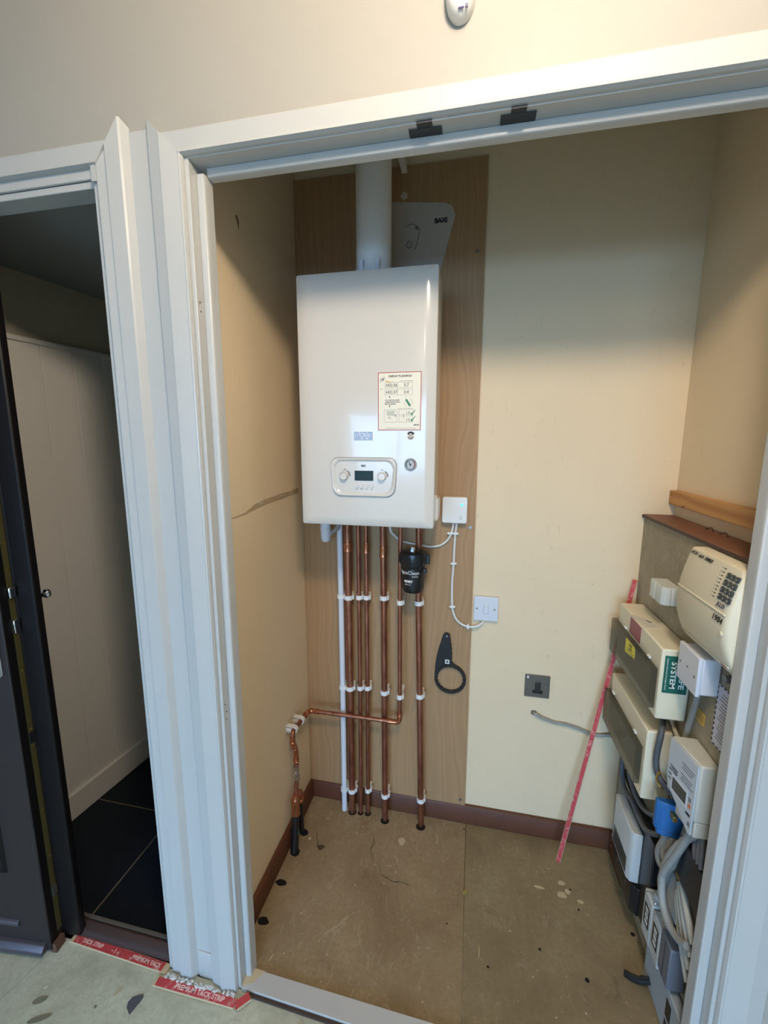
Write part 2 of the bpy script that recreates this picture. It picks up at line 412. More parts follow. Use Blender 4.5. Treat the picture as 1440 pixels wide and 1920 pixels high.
# screw holes and notches
hb = [(1.1623-.02, -.2906, .006), (.9796, -.4387, .006), (.8619, -.39, .004), (.7123, -.4653, .0035), (.5915, -.3797, .0025), (.9986, -.2519, .0035), (.9854, -.1915, .003), (.6345, -.0397, .003)]
for x, y, r in hb:
    obj('screw_hole', prism(disc(x, y, r, 10), 'z', -.003, .0004), M_HOLE, fl)
for x, y, a, b2 in ((.036, -.372, .022, .011), (.033, -.492, .020, .012), (.040, -.262, .017, .017), (.042, -.183, .015, .014), (1.15, -.405, .035, .012)):
    pts = [(x+a*math.cos(t)*random.uniform(.8, 1.1), y+b2*math.sin(t)*random.uniform(.8, 1.15)) for t in [2*PI*i/11 for i in range(11)]]
    obj('pipe_hole', prism(pts, 'z', -.003, .0005), M_HOLE, fl)
for x, y, r in ((.194, -.051, .017), (.2275, -.049, .012), (.2565, -.046, .013), (.3295, -.063, .017), (.4705, -.060, .018)):
    obj('pipe_hole', prism([(x+r*math.cos(t), y-.004+r*.95*math.sin(t)) for t in [2*PI*i/14 for i in range(14)]], 'z', -.003, .0004), M_HOLE, fl)
# cracks: thin dark wandering lines
def crack(pts, wd):
    P = catmull([(p[0], p[1], 0) for p in pts], 5); L = []; R_ = []
    for i, p in enumerate(P):
        t = (P[min(i+1, len(P)-1)]-P[max(i-1, 0)]).normalized(); n = Vector((-t.y, t.x, 0)); ww = wd*random.uniform(.4, 1.2)
        L.append((p.x+n.x*ww, p.y+n.y*ww)); R_.append((p.x-n.x*ww, p.y-n.y*ww))
    obj('crack', prism(L+R_[::-1], 'z', -.001, .0003), M_HOLE, fl)
crack([(.307, -.150), (.309, -.172), (.304, -.195), (.316, -.222), (.325, -.238)], .0011)
crack([(.36, -.275), (.385, -.283), (.405, -.290), (.43, -.286), (.46, -.290)], .001)
crack([(.085, -.165), (.10, -.20), (.112, -.225)], .0009)
obj('dark_stain', prism([(.105, -.222), (.124, -.214), (.138, -.219), (.131, -.232), (.122, -.238)], 'z', -.001, .0004), mat('brown_resin_stain', rgb(76, 58, 40), .6), fl)
obj('dark_stain', prism([(x*.018-.205, y*.026-.742) for x, y in ((-1, -.1), (-.8, .35), (-.2, .6), (.5, .8), (.8, .55), (.7, .1), (.5, -.4), (.3, -.9), (-.2, -.7), (-.7, -.5))], 'z', -.002, .0004), mat('blue_black_stain', rgb(84, 84, 92), .6), fl)
for x, y, a, b2, an in ((-.455, -.79, .018, .008, .5), (-.42, -.82, .028, .007, .5), (-.33, -.86, .03, .009, .7), (-.30, -.77, .004, .004, 0), (-.20, -.80, .011, .004, .6)):
    obj('dark_stain', prism([(x+a*math.cos(t)*math.cos(an)-b2*math.sin(t)*math.sin(an), y+a*math.cos(t)*math.sin(an)+b2*math.sin(t)*math.cos(an)) for t in [2*PI*i/10 for i in range(10)]], 'z', -.002, .0003), mat('soft_grey_stain', rgb(124, 122, 104), .7), fl)
obj('paint_spot', prism([(.409+.012*math.cos(t)*(1+.25*math.sin(3*t)), -.140+.016*math.sin(t)) for t in [2*PI*i/14 for i in range(14)]], 'z', -.002, .0004), mat('pale_paint_spot', rgb(186, 172, 140), .7), fl)
for x, y, a, b2 in ((.955, -.215, .017, .010), (.975, -.20, .010, .009), (.96, -.175, .012, .008), (.885, -.205, .018, .005), (.05+.02, -.20, .006, .007), (1.01, -.225, .01, .006)):
    obj('paint_spot', prism([(x+a*math.cos(t)*random.uniform(.7, 1.1), y+b2*math.sin(t)) for t in [2*PI*i/12 for i in range(12)]], 'z', -.002, .0003), mat('pale_paint_spot', (1, 1, 1)), fl)

# marks on the left cupboard wall: a torn ridge of old filler, chips and a smudge
M_RIDGE = mat('old_filler_ridge', rgb(176, 152, 120), .8, var=.15, vscale=30)
wl_ = bpy.data.objects['wall_left']
pts = [(-.56, 1.262), (-.49, 1.2635), (-.42, 1.2665), (-.36, 1.272), (-.30, 1.276), (-.24, 1.280), (-.18, 1.280), (-.12, 1.283), (-.05, 1.284)]
obj('filler_ridge', prism([(y, z+.0012*math.sin(i*2.1)) for i, (y, z) in enumerate(pts)]+[(y, z+(.003 if i < 3 else .016)+.002*math.sin(i*3.3)) for i, (y, z) in reversed(list(enumerate(pts)))], 'x', 0, .0012), M_RIDGE, wl_)
for y_, z_, r_ in ((-.335, 1.288, .006), (-.322, 1.283, .005), (-.312, 1.291, .005), (-.19, 1.290, .0045), (-.165, 1.286, .004), (-.11, 1.290, .005), (-.10, 1.284, .003)):
    obj('paint_chip', prism([(y_+r_*random.uniform(.6, 1.2)*math.cos(t), z_+r_*random.uniform(.6, 1.2)*math.sin(t)) for t in [2*PI*i/8 for i in range(8)]], 'x', 0, .0016), M_FLAKE, wl_)
    obj('chip_shadow', prism(disc(y_+.002, z_-.003, r_*.35, 7), 'x', 0, .0018), mat('raw_plaster_or_chip_shade', rgb(110, 84, 60), .9), wl_)  # small dark dab paints the shade under each chip
obj('gouge', prism([(-.392, 2.040), (-.384, 2.043), (-.377, 2.030), (-.378, 2.012), (-.383, 2.026)], 'x', 0, .0010), mat('raw_plaster_or_chip_shade', (1, 1, 1)), wl_)
# skirtings
def skirt(name, bm, label): return struct(name, bm, M_BROWNWOOD, label, 'skirting board', bevel=.003)
skirt('baseboard_back', prism([(0, 0), (-.015, 0), (-.015, .070), (-.010, .078), (0, .078)], 'x', .0, 1.162), 'dark brown skirting board along the cupboard back wall')
skirt('baseboard_left', prism([(0, 0), (.015, 0), (.015, .070), (.010, .078), (0, .078)], 'y', -.604, -.015), 'dark brown skirting board along the left cupboard wall')

# ------------------------------------------------ door casings
def archi(xo, xi, z0, z1o, z1i, flip, name_parent, cut=.0):
    """vertical architrave between outer x (xo) and inner x (xi) with moulded section, mitred top"""
    s = 1 if xi > xo else -1; wd = abs(xi-xo)
    sec = [(0, YF), (0, YF-.010), (.003, YF-.013), (wd*.42, YF-.019), (wd*.43, YF-.022), (wd*.90, YF-.017), (wd*.93, YF-.019), (wd*.97, YF-.018), (wd, YF-.012), (wd, YF)]
    bm = bmesh.new(); lo = []; hi = []
    for d, y in sec:
        x = xo+s*d; zt = z1o+(z1i-z1o)*d/wd
        lo.append(bm.verts.new((x, y, z0))); hi.append(bm.verts.new((x, y, zt)))
    n = len(sec); bm.faces.new(lo); bm.faces.new(hi[::-1])
    for i in range(n): bm.faces.new((lo[i], hi[i], hi[(i+1) % n], lo[(i+1) % n]))
    return obj('architrave', bm, M_WHITE, name_parent)
def head_archi(x0, x1, z0, z1, par, x0t=None, x1t=None):
    h = z1-z0
    sec = [(YF, 0), (YF-.012, 0), (YF-.019, .003), (YF-.018, .006), (YF-.017, h*.2), (YF-.017, h-.004), (YF-.014, h), (YF, h)]
    bm = bmesh.new(); a = []; b = []
    for y, d in sec:
        xa = x0+((x0t if x0t is not None else x0)-x0)*d/h; xb = x1+((x1t if x1t is not None else x1)-x1)*d/h
        a.append(bm.verts.new((xa, y, z0+d))); b.append(bm.verts.new((xb, y, z0+d)))
    n = len(sec); bm.faces.new(a); bm.faces.new(b[::-1])
    for i in range(n): bm.faces.new((a[i], b[i], b[(i+1) % n], a[(i+1) % n]))
    return obj('head_architrave', bm, M_WHITE, par)
c1 = thing('trim_1', 'white painted door casing around the boiler cupboard opening', 'door frame', kind='structure')
archi(-.028, .049, 0, 2.087, 2.012, 1, c1)
archi(1.232, 1.149, 0, 2.105, 2.018, 1, c1)
head_archi(.046, 1.150, 2.0125, 2.0565, c1, x0t=.001, x1t=1.188)
# linings and stops (stop is the rounded inner ledge)
def lin_stop(par, xl, xs, side, ztop, zstop):
    s = 1 if side > 0 else -1
    obj('lining', B(min(xl, xl-s*.012), max(xl, xl-s*.012), -.656, -.600, 0, ztop+.01), M_WHITE, par, bevel=.0015)
    p = [(xl, -.6325), (xl+s*.006, -.633), (xs-s*.003, -.6325), (xs-s*.0005, -.630), (xs, -.618), (xs, -.602), (xl, -.602)]
    obj('door_stop', prism(p, 'z', 0, zstop+.004), M_WHITE, par, bevel=.002)
lin_stop(c1, .056, .0735, 1, 2.010, 1.992)
lin_stop(c1, 1.142, 1.1235, -1, 2.010, 1.992)
obj('head_lining', B(.044, 1.154, -.656, -.600, 2.0105, 2.024), M_WHITE, c1, bevel=.0015)
obj('head_stop', prism([(-.6225, 2.0105), (-.6225, 1.995), (-.6200, 1.9922), (-.602, 1.992), (-.602, 2.0105)], 'x', .0735, 1.1235), M_WHITE, c1, bevel=.002)
for x, y, z in ((.0562, -.647, 1.75), (.0562, -.645, 1.733), (.0562, -.648, .84), (.0562, -.645, .82), (.0562, -.646, .80)):
    obj('nail_mark', tube([(x-.002, y, z), (x+.0006, y, z)], .0022, 8), mat('dent_shadow', rgb(120, 112, 104), .7), c1)

c2 = thing('trim_2', 'white painted door casing of the left doorway beside the dark door', 'door frame', kind='structure')
# its right upright: narrow moulded face with a proud outer band
bm = bmesh.new(); sec = [(-.152, YF), (-.152, -.662), (-.149, -.664), (-.146, -.664), (-.1225, -.6615), (-.121, -.669), (-.088, -.6675), (-.085, -.664), (-.076, YF)]
lo = [bm.verts.new((x, y, 0)) for x, y in sec]
hi = [bm.verts.new((x, y, (2.020+( x+.152)*1.0) if x < -.1219 else 2.0955-(x+.085)*.0-(.012 if x > -.08 else 0)-(.0 if x > -.1 else .0)+(-.045 if x < -.1 else 0))) for x, y in sec]
n = len(sec); bm.faces.new(lo); bm.faces.new(hi[::-1])
for i in range(n): bm.faces.new((lo[i], hi[i], hi[(i+1) % n], lo[(i+1) % n]))
obj('architrave', bm, M_WHITE, c2)
head_archi(-1.25, -.149, 2.018, 2.061, c2, x1t=-.116)
obj('lining', B(-.166, -.1535, -.656, -.58, 0, 2.02), M_WHITE, c2, bevel=.0015)
obj('head_lining', B(-1.2, -.1522, -.656, -.58, 2.0, 2.0205), M_WHITE, c2, bevel=.0015)
obj('head_stop', B(-1.2, -.1535, -.650, -.60, 1.986, 2.0), M_WHITE, c2, bevel=.002)
obj('corner_filler', B(-.162, -.1512, -.6645, -.650, 1.990, 2.024), M_WHITE, c2)
obj('architrave', B(-1.28, -1.2, -.668, -.65, 0, 2.06), M_WHITE, c2, bevel=.002)
# small plinth blocks of filler low between the architraves
obj('plaster_infill', prism([(-.076, YF), (-.072, YF-.006), (-.03, YF-.007), (-.028, YF)], 'z', .0, .085), M_WHITE, c2, bevel=.002)
obj('painted_strip', B(-.0765, -.0278, YF-.0012, YF, .0, 2.075), M_WHITE, c2)

# ------------------------------------------------ room beyond the left doorway
def pw(y): return -.876+.104*(y+.33)
ang = math.atan(.104)
struct('wall_side', prism([(pw(-.60)-.02, -.60), (pw(1.2)-.02, 1.2), (pw(1.2)-.1, 1.2), (pw(-.60)-.1, -.60)], 'z', -.02, 2.03), mat('dim_beige_paint', rgb(196, 186, 166), .6), 'beige upper side wall of the dark tiled room', 'wall')
pn = thing('wall_panelling', 'white tongue and groove panelling in the tiled room beyond the doorway', 'wall panelling', kind='structure')
y = -.60
ys = [-.60, -.56, -.448, -.336, -.224, -.112, 0, .112, .224, .336, .448, .56, .672, .784, .896, 1.0]
for a, b_ in zip(ys[:-1], ys[1:]):
    ca, cb = a+.0012, b_-.0012
    pts = [(pw(ca)-.02, ca), (pw(ca)-.002, ca), (pw(ca+.0015), ca+.0015), (pw(cb-.0015), cb-.0015), (pw(cb)-.002, cb), (pw(cb)-.02, cb)]
    obj('panel_board', prism(pts, 'z', .09, 1.795), M_PANEL, pn)
def along(x0o, x1o, z0, z1, y0=-.60, y1=1.0):
    return prism([(pw(y0)+x0o, y0), (pw(y1)+x0o, y1), (pw(y1)+x1o, y1), (pw(y0)+x1o, y0)], 'z', z0, z1)
obj('cap_rail', along(-.02, .008, 1.795, 1.812), M_PANEL, pn, bevel=.003)
obj('skirting', along(-.02, .012, 0.0, .105), M_PANEL, pn, bevel=.003)
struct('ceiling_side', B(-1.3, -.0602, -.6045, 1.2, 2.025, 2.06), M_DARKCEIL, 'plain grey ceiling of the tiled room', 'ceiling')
struct('wall_side_right', B(-.06, 0, .08, 1.06, -.02, 2.03), mat('dim_beige_paint', rgb(196, 186, 166), .6), 'beige right hand wall deep in the tiled room', 'wall')
struct('wall_far', B(-1.3, -.06, 1.0, 1.06, -.02, 2.03), mat('dim_beige_paint', (1, 1, 1)), 'far end wall of the tiled room', 'wall')
ft = thing('floor_tiled', 'blue-black slate tiled floor with beige grout beyond the doorway', 'floor', kind='structure')
obj('grout_bed', B(-1.2, -.06, -.615, 1.0, -.02, -.0015), M_GROUT, ft)
for xa, xb in ((-1.2, -1.1025), (-1.0975, -.5025), (-.4975, -.062)):
    for ya, yb in ((-.612, -.2185), (-.2135, .1775), (.1825, .5775), (.5825, .98)):
        obj('tile', B(xa, xb, ya, yb, -.018, .0), M_TILE, ft, bevel=.001, segs=1)
th = thing('threshold', 'dark brown weathered door sill across the left doorway', 'door sill', kind='structure')
obj('sill', prism([(-.6145, 0), (-.6145, .028), (-.622, .030), (-.640, .020), (-.648, .008), (-.648, -.001)], 'x', -1.2, -.166), M_SILL, th, bevel=.002)
obj('edge_strip', B(-1.2, -.166, -.6145, -.606, 0, .031), mat('dull_aluminium_strip', rgb(96, 88, 78), .5), th)
# white painted threshold board of the cupboard
tb = thing('threshold_board', 'white painted threshold board across the cupboard opening, bare at its left end', 'threshold board')
bm = prism([(.056, -.6135), (1.142, -.632), (1.142, -.69), (.058, -.660)], 'z', .0005, .0115); obj('board', bm, M_WHITE, tb, bevel=.0015)
obj('bare_end', prism([(.0555, -.613), (.105, -.6138), (.085, -.645), (.066, -.652), (.0575, -.6602)], 'z', .0112, .0119), mat('bare_beige_end', rgb(196, 178, 146), .7), tb)['label'] = 'bare unpainted beige corner'
obj('gap_shade_strip', prism([(.075, -.6615), (1.142, -.692), (1.142, -.700), (.075, -.668)], 'z', -.0005, .0065), mat('dark_gap_shade', rgb(66, 50, 42), .8), tb)  # dark strip painted in for the shaded gap under the board's front edge

# ------------------------------------------------ hall behind the camera
struct('wall_hall_right', B(2.4, 2.48, -4.2, -.605, -.02, HT), M_HALL, 'cream hall wall on the right', 'wall')
hw = bmesh.new()
box(hw, -2.0, -.85, -4.28, -4.2, -.02, HT); box(hw, 1.3, 2.48, -4.28, -4.2, -.02, HT); box(hw, -.85, 1.3, -4.28, -4.2, 2.05, HT)  # opening widened beside the door, added to brighten the lower left wall
struct('wall_hall_back', hw, M_HALL, 'cream hall wall behind the viewer with the front doorway and an added side opening', 'wall')
struct('wall_hall_left', B(-2.08, -2.0, -4.28, -.605, -.02, HT), M_HALL, 'cream hall wall on the left', 'wall')
struct('ground_outside', B(-12, 12, -20, -4.3, -.14, -.12), mat('dark_paving', rgb(96, 94, 90), .9), 'dark paving outside the front doorway', 'ground')
struct('subfloor', B(-2.08, 2.48, -4.28, 1.1, -.06, -.0225), mat('dark_joist_void', rgb(46, 38, 30), .9), 'dark underside below the floor sheets', 'floor')
struct('ceiling_hall', B(-2.08, 2.48, -4.28, -.605, HT, HT+.05), M_CEIL, 'white hall ceiling', 'ceiling')
dn = thing('door_2', 'white front door frame behind the viewer, with an added side opening', 'door frame', kind='structure')
obj('jamb', B(-.85, -.80, -4.27, -4.21, 0, 2.05), M_FRAMEW, dn); obj('jamb', B(.10, .15, -4.27, -4.21, 0, 2.0), M_FRAMEW, dn); obj('jamb', B(1.25, 1.3, -4.27, -4.21, 0, 2.05), M_FRAMEW, dn); obj('head', B(-.80, 1.25, -4.27, -4.21, 2.0, 2.05), M_FRAMEW, dn)
for L_, w_ in ((LAMP, 'right'), (FILL_LAMP, 'left')):  # the second holder only goes with the added fill lamp
    lp = thing('ceiling_lamp', 'pendant lamp holder hanging from the hall ceiling, %s one' % w_, 'lamp', 'hall ceiling lamps', loc=(L_[0], L_[1], HT))
    obj('ceiling_rose', lathe([(.06, HT-.018), (.06, HT-.0005)], L_[0], L_[1], 24), M_WPLAST, lp, smooth=True)
    obj('cord', tube([(L_[0], L_[1], HT-.018), (L_[0], L_[1], L_[2]+.11)], .004, 8), M_WCABLE, lp)
    fix(lp)

# ================================================================== BACK WALL
YBd = -.012
bd = thing('plywood_board', 'tall plywood backing board screwed to the back wall behind boiler and pipes', 'plywood board')
obj('board', prism([(.001, .0785), (.6345, .0785), (.632, 2.3217), (.001, 2.3217)], 'y', YBd, -.0003), M_PLY, bd)
def screw(x, y, z, par, r=.0045, axis='y'):
    bm = bmesh.new()
    if axis == 'y': prism(disc(x, z, r, 12), 'y', y-.0012, y+.001, bm); 
    return obj('screw', bm, M_ZINC, par)
for x, z in ((.6174, 1.1755), (.6163, .1014), (.6081, 2.0566)): screw(x, YBd, z, bd, .0055)

# flue
fl_ = thing('flue_pipe', 'white round flue pipe rising from the top of the boiler', 'flue', loc=(.314, -.175, 1.92))
obj('flue_tube', lathe([(.0515, 1.925), (.0515, CZ-.001)], .314, -.175, 40), M_WPLAST, fl_, smooth=True)
obj('flue_collar', lathe([(.070, 1.9225), (.070, 1.930), (.060, 1.937), (.058, 1.955), (.0518, 1.957)], .314, -.175, 40), M_WPLAST, fl_, smooth=True)
for dx in (-.022, .0, .024):
    obj('collar_lug', prism([(dx+.314-.006, -.236), (dx+.314+.006, -.236), (dx+.314+.004, -.226), (dx+.314-.004, -.226)], 'z', 1.936, 1.972 if dx else 1.955), M_PWHITE, fl_, bevel=.0015)
bk = obj('bracket_ear', B(.236, .262, -.19, -.0135, 2.315, 2.335), M_WPLAST, fl_, bevel=.002); obj('bracket_ear', B(.366, .384, -.19, -.0135, 2.300, 2.330), M_WPLAST, fl_, bevel=.002)
fix(fl_)

# frosted template card behind the flue
cardp = [(.34, 2.221), (.505, 2.203), (.527, 2.192), (.537, 2.165), (.498, 2.02), (.46, 1.90), (.30, 1.90), (.30, 2.226)]
cd_ = thing('template_card', 'frosted plastic template card pinned behind the flue', 'card')
obj('card', prism(cardp, 'y', -.0165, -.0135), M_CARD, cd_)
text('BAXI', .018, M_INK, cd_, FX, FZ, (.493, -.0166, 2.153), bold=.0012)
for pts in (([(.385, 2.145), (.40, 2.152), (.415, 2.146)],), ([(.415, 2.143), (.42, 2.137), (.428, 2.135)],), ([(.425, 2.13), (.42, 2.10), (.412, 2.075)],), ([(.382, 2.09), (.392, 2.103), (.402, 2.093), (.393, 2.082), (.384, 2.088)],)):
    obj('drawn_line', tube(catmull([(x, -.0168, z) for x, z in pts[0]], 4), .0011, 6), M_GINK, cd_)
obj('drawn_circle', prism(disc(.417, 2.139, .006, 14), 'y', -.0172, -.0166), M_GINK, cd_)
obj('plaster_patch', prism([(.362, 2.236), (.372, 2.249), (.384, 2.243), (.385, 2.229), (.372, 2.224)], 'y', YBd-.002, YBd-.0002), M_FLAKE, bd)

# ------------------------------------------------ boiler
bo = thing('combi_boiler', 'white wall-hung combi boiler with control panel and instruction sticker', 'boiler', loc=(.3175, -.013, 1.22))
BL, BR, BZ0, BZ1, BF = .119, .516, 1.2215, 1.9225, -.3005
# chassis, a little narrower than the front cover
obj('chassis', prism([(BL+.012, -.0135), (BR-.013, -.0135), (BR-.013, -.12), (BR-.004, -.135), (BR-.004, -.20), (BL+.004, -.20), (BL+.004, -.135), (BL+.012, -.12)], 'z', BZ0+.006, BZ1-.004), mat('off_white_side_panel', rgb(206, 198, 188), .4), bo, bevel=.003)
# front cover as a closed solid: back ring, side, shallow pyramid bevel, gently crowned face, with a hole for the control panel
def cover():
    bm = bmesh.new(); yb = -.14
    def loop(x0, x1, z0, z1, y, r): return [bm.verts.new((px, y, pz)) for px, pz in rrect(x0, x1, z0, z1, r, 5)]
    L = [loop(BL+.002, BR-.002, BZ0+.002, BZ1-.002, yb, .004), loop(BL, BR, BZ0, BZ1, BF+.012, .006), loop(BL+.001, BR-.001, BZ0+.001, BZ1-.001, BF+.007, .006),
         loop(BL+.004, BR-.004, BZ0+.004, BZ1-.004, BF+.0045, .006), loop(BL+.042, BR-.034, BZ0+.024, BZ1-.030, BF, .006)]
    bm.faces.new(L[0])
    for a, b in zip(L[:-1], L[1:]):
        n = len(a)
        for i in range(n): bm.faces.new((a[i], a[(i+1) % n], b[(i+1) % n], b[i]))
    bm.faces.new(L[-1][::-1]); return bm
obj('front_cover', cover(), M_BOILER, bo, smooth=True)
obj('side_box', prism([(-.215, 1.232), (-.150, 1.232), (-.132, 1.246), (-.132, 1.294), (-.215, 1.300)], 'x', BR-.006, BR+.004), M_WPLAST, bo, bevel=.002)
# recessed control fascia
cp = obj('control_panel', prism([(.232, 1.309), (.394, 1.3115), (.402, 1.318), (.407, 1.33), (.4125, 1.40), (.411, 1.412), (.404, 1.4205), (.394, 1.4225), (.230, 1.4225), (.220, 1.4205), (.2135, 1.412), (.212, 1.402), (.2185, 1.33), (.2235, 1.316)], 'y', BF-.0012, BF+.002), M_BOILER, bo, bevel=.0008)
def inset(pts, d):
    cx = sum(p[0] for p in pts)/len(pts); cz = sum(p[1] for p in pts)/len(pts); out = []
    for x, z in pts:
        out.append((x-d*(1 if x > cx else -1)*min(1, abs(x-cx)/.05), z-d*(1 if z > cz else -1)*min(1, abs(z-cz)/.03)))
    return out
P0 = rrect(.2145, .4105, 1.3115, 1.4215, .026, 7)
P0 = [(x+(z-1.4215)*(-.065 if x < .31 else .065), z) for x, z in P0]
bmr = bmesh.new()
def rim(bm, loops):
    R_ = [[bm.verts.new((x, y, z)) for x, z in P] for P, y in loops]; n = len(R_[0])
    for i in range(len(R_)-1):
        for k in range(n): bm.faces.new((R_[i][k], R_[i][(k+1) % n], R_[i+1][(k+1) % n], R_[i+1][k]))
    return R_
rr_ = rim(bmr, [(inset(P0, -.0005), BF-.0005), (inset(P0, 0), BF-.0055), (inset(P0, .002), BF-.0068), (inset(P0, .006), BF-.0058), (inset(P0, .010), BF-.0016)])
obj('panel_rim', bmr, M_BOILER, cp, smooth=True)
bm = bmesh.new(); rim(bm, [(inset(P0, -.0016), BF-.0006), (inset(P0, -.0016), BF-.0012), (inset(P0, -.0002), BF-.0014)]); obj('panel_gap_line', bm, M_GINK, cp)
text('800', .009, M_INK, cp, FX, FZ, (.3125, BF-.0013, 1.3985), bold=.0003)
YK = BF-.0013
for kx in (.2565, .3685):
    k = obj('knob', lathe([(.0125, YK), (.0125, YK-.003), (.0118, YK-.011), (.0105, YK-.0135), (.0085, YK-.0118)], kx, 1.3700, 32, axis='y'), M_BOILER, bo, smooth=True)
    bm = bmesh.new(); arc(bm, kx, 1.370, .0172, .0140, -5, 62, YK-.0003, YK+.0002); obj('dial_scale', bm, M_GINK, k)
    bm = bmesh.new(); arc(bm, kx, 1.370, .0152, .0145, 110, 185, YK-.0003, YK+.0002); arc(bm, kx, 1.370, .0152, .0145, 65, 80, YK-.0003, YK+.0002); obj('dial_line', bm, M_GINK, k)
bm = bmesh.new()
for i in range(3): box(bm, .2535+i*.0024, .2550+i*.0024, YK-.0003, YK+.0002, 1.3868, 1.3895)
obj('radiator_symbol', bm, M_INK, cp)
bm = bmesh.new(); box(bm, .3655, .3685, YK-.0003, YK+.0002, 1.3868, 1.3884); box(bm, .3685, .3715, YK-.0003, YK+.0002, 1.3878, 1.3884); box(bm, .3655, .3665, YK-.0003, YK+.0002, 1.3884, 1.3895); obj('tap_symbol', bm, M_INK, cp)
dp = obj('display', prism(rrect(.2865, .3415, 1.3565, 1.3850, .001, 2), 'y', YK-.0012, YK), M_LCD, bo)
bm = bmesh.new(); yy = YK-.0014
for x0, x1, z0, z1 in ((.300, .3045, 1.3655, 1.3662), (.300, .3007, 1.3662, 1.3700), (.3055, .3062, 1.3650, 1.3700), (.310, .3145, 1.3715, 1.3722), (.3145, .3152, 1.3660, 1.3740), (.3170, .3215, 1.3665, 1.3672), (.3170, .3177, 1.3672, 1.3712), (.3280, .3320, 1.3670, 1.3677), (.3280, .3287, 1.3640, 1.3670), (.3208, .3240, 1.3755, 1.3780)):
    box(bm, x0, x1, yy, yy+.0003, z0, z1)
obj('segments', bm, M_LCDK, dp)
for i, s in enumerate(('<', 'menu', 'ok', '/')):
    bx_ = .2925+i*.0148
    obj('button', lathe([(.0052, YK), (.0052, YK-.0018), (.0044, YK-.0027), (.003, YK-.0024)], bx_, 1.3410, 20, axis='y'), M_BOILER, bo, smooth=True)
    if i in (1, 2): text('MENU' if i == 1 else 'OK', .0034, M_GINK, cp, FX, FZ, (bx_, YK-.0001, 1.3318))
bm = bmesh.new(); box(bm, .289, .2952, YK-.0003, YK+.0002, 1.3300, 1.3308); box(bm, .2944, .2952, YK-.0003, YK+.0002, 1.3308, 1.3330); box(bm, .2895, .2952, YK-.0003, YK+.0002, 1.3330, 1.3337); obj('back_symbol', bm, M_GINK, cp)
bm = bmesh.new(); prism([(.3345, 1.3308), (.3360, 1.3293), (.3405, 1.3338), (.3397, 1.3344), (.3360, 1.3307), (.3352, 1.3315)], 'y', YK-.0003, YK+.0002, bm); obj('tick_symbol', bm, M_GINK, cp)
# badge with outlined letters
bg = obj('name_badge', prism(rrect(.2850, .3400, 1.4715, 1.4950, .0015, 3), 'y', BF-.0022, BF), M_PWHITE, bo, bevel=.0006)
bm = bmesh.new()
for a in ((.2862, .3388, 1.4932, 1.4939), (.2862, .3388, 1.4726, 1.4733), (.2862, .2869, 1.4726, 1.4939), (.3381, .3388, 1.4726, 1.4939)): box(bm, a[0], a[1], BF-.0025, BF-.0020, a[2], a[3])
obj('badge_border', bm, M_BINK, bg)
text('BAXI', .0240, M_BINK, bg, FX, FZ, (.3128, BF-.0024, 1.4832), bold=.0011, width=.0485)
text('BAXI', .0240, M_PWHITE, bg, FX, FZ, (.3128, BF-.0029, 1.4832), bold=-.0001, width=.0472)
# pressure gauge
gz, gx = 1.4043, .4487
g = obj('pressure_gauge', lathe([(.0182, BF+.0005), (.0182, BF-.0018), (.0168, BF-.0034), (.0150, BF-.0030)], gx, gz, 36, axis='y'), M_BOILER, bo, smooth=True)
bm = bmesh.new(); ring(bm, gx, gz, .0172, .0164, BF-.0038, BF-.0025); ring(bm, gx, gz, .0145, .0128, BF-.0042, BF-.0028); obj('gauge_ring', bm, M_INK, g)
obj('gauge_face', prism(disc(gx, gz, .0132, 28), 'y', BF-.0034, BF-.003), mat('silver_gauge_face', rgb(176, 178, 180), .4), g)
bm = bmesh.new(); arc(bm, gx, gz, .0124, .0104, 120, 215, BF-.0039, BF-.0033); obj('green_arc', bm, M_GREEN, g)
bm = bmesh.new(); arc(bm, gx, gz, .0124, .0108, -45, 50, BF-.0039, BF-.0033); obj('red_arc', bm, M_REDINK, g)
bm = prism([(gx-.001, gz-.004), (gx+.001, gz-.004), (gx-.0035, gz+.009), (gx-.005, gz+.0085)], 'y', BF-.0044, BF-.0038); prism(disc(gx, gz, .0024, 12), 'y', BF-.0047, BF-.0038, bm); obj('needle', bm, M_INK, g)
# round sticker (grey and black mark)
sx, sz = .4482, 1.4838
rs = obj('round_sticker', prism(disc(sx, sz, .0118, 28), 'y', BF-.0008, BF), M_PAPER, bo)
bm = bmesh.new(); arc(bm, sx, sz, .0116, .0062, 28, 152, BF-.0012, BF-.0007); obj('sticker_cap', bm, M_INK, rs)
bm = bmesh.new(); arc(bm, sx, sz-.001, .0085, .0066, 190, 350, BF-.0012, BF-.0007)
for dx in (-.0035, 0, .0035): box(bm, sx+dx-.0007, sx+dx+.0007, BF-.0012, BF-.0007, sz-.0100, sz+.003)
box(bm, sx-.008, sx+.008, BF-.0012, BF-.0007, sz+.0025, sz+.0035); obj('sticker_mark', bm, mat('dark_grey_ink', rgb(70, 68, 76), .6), rs)
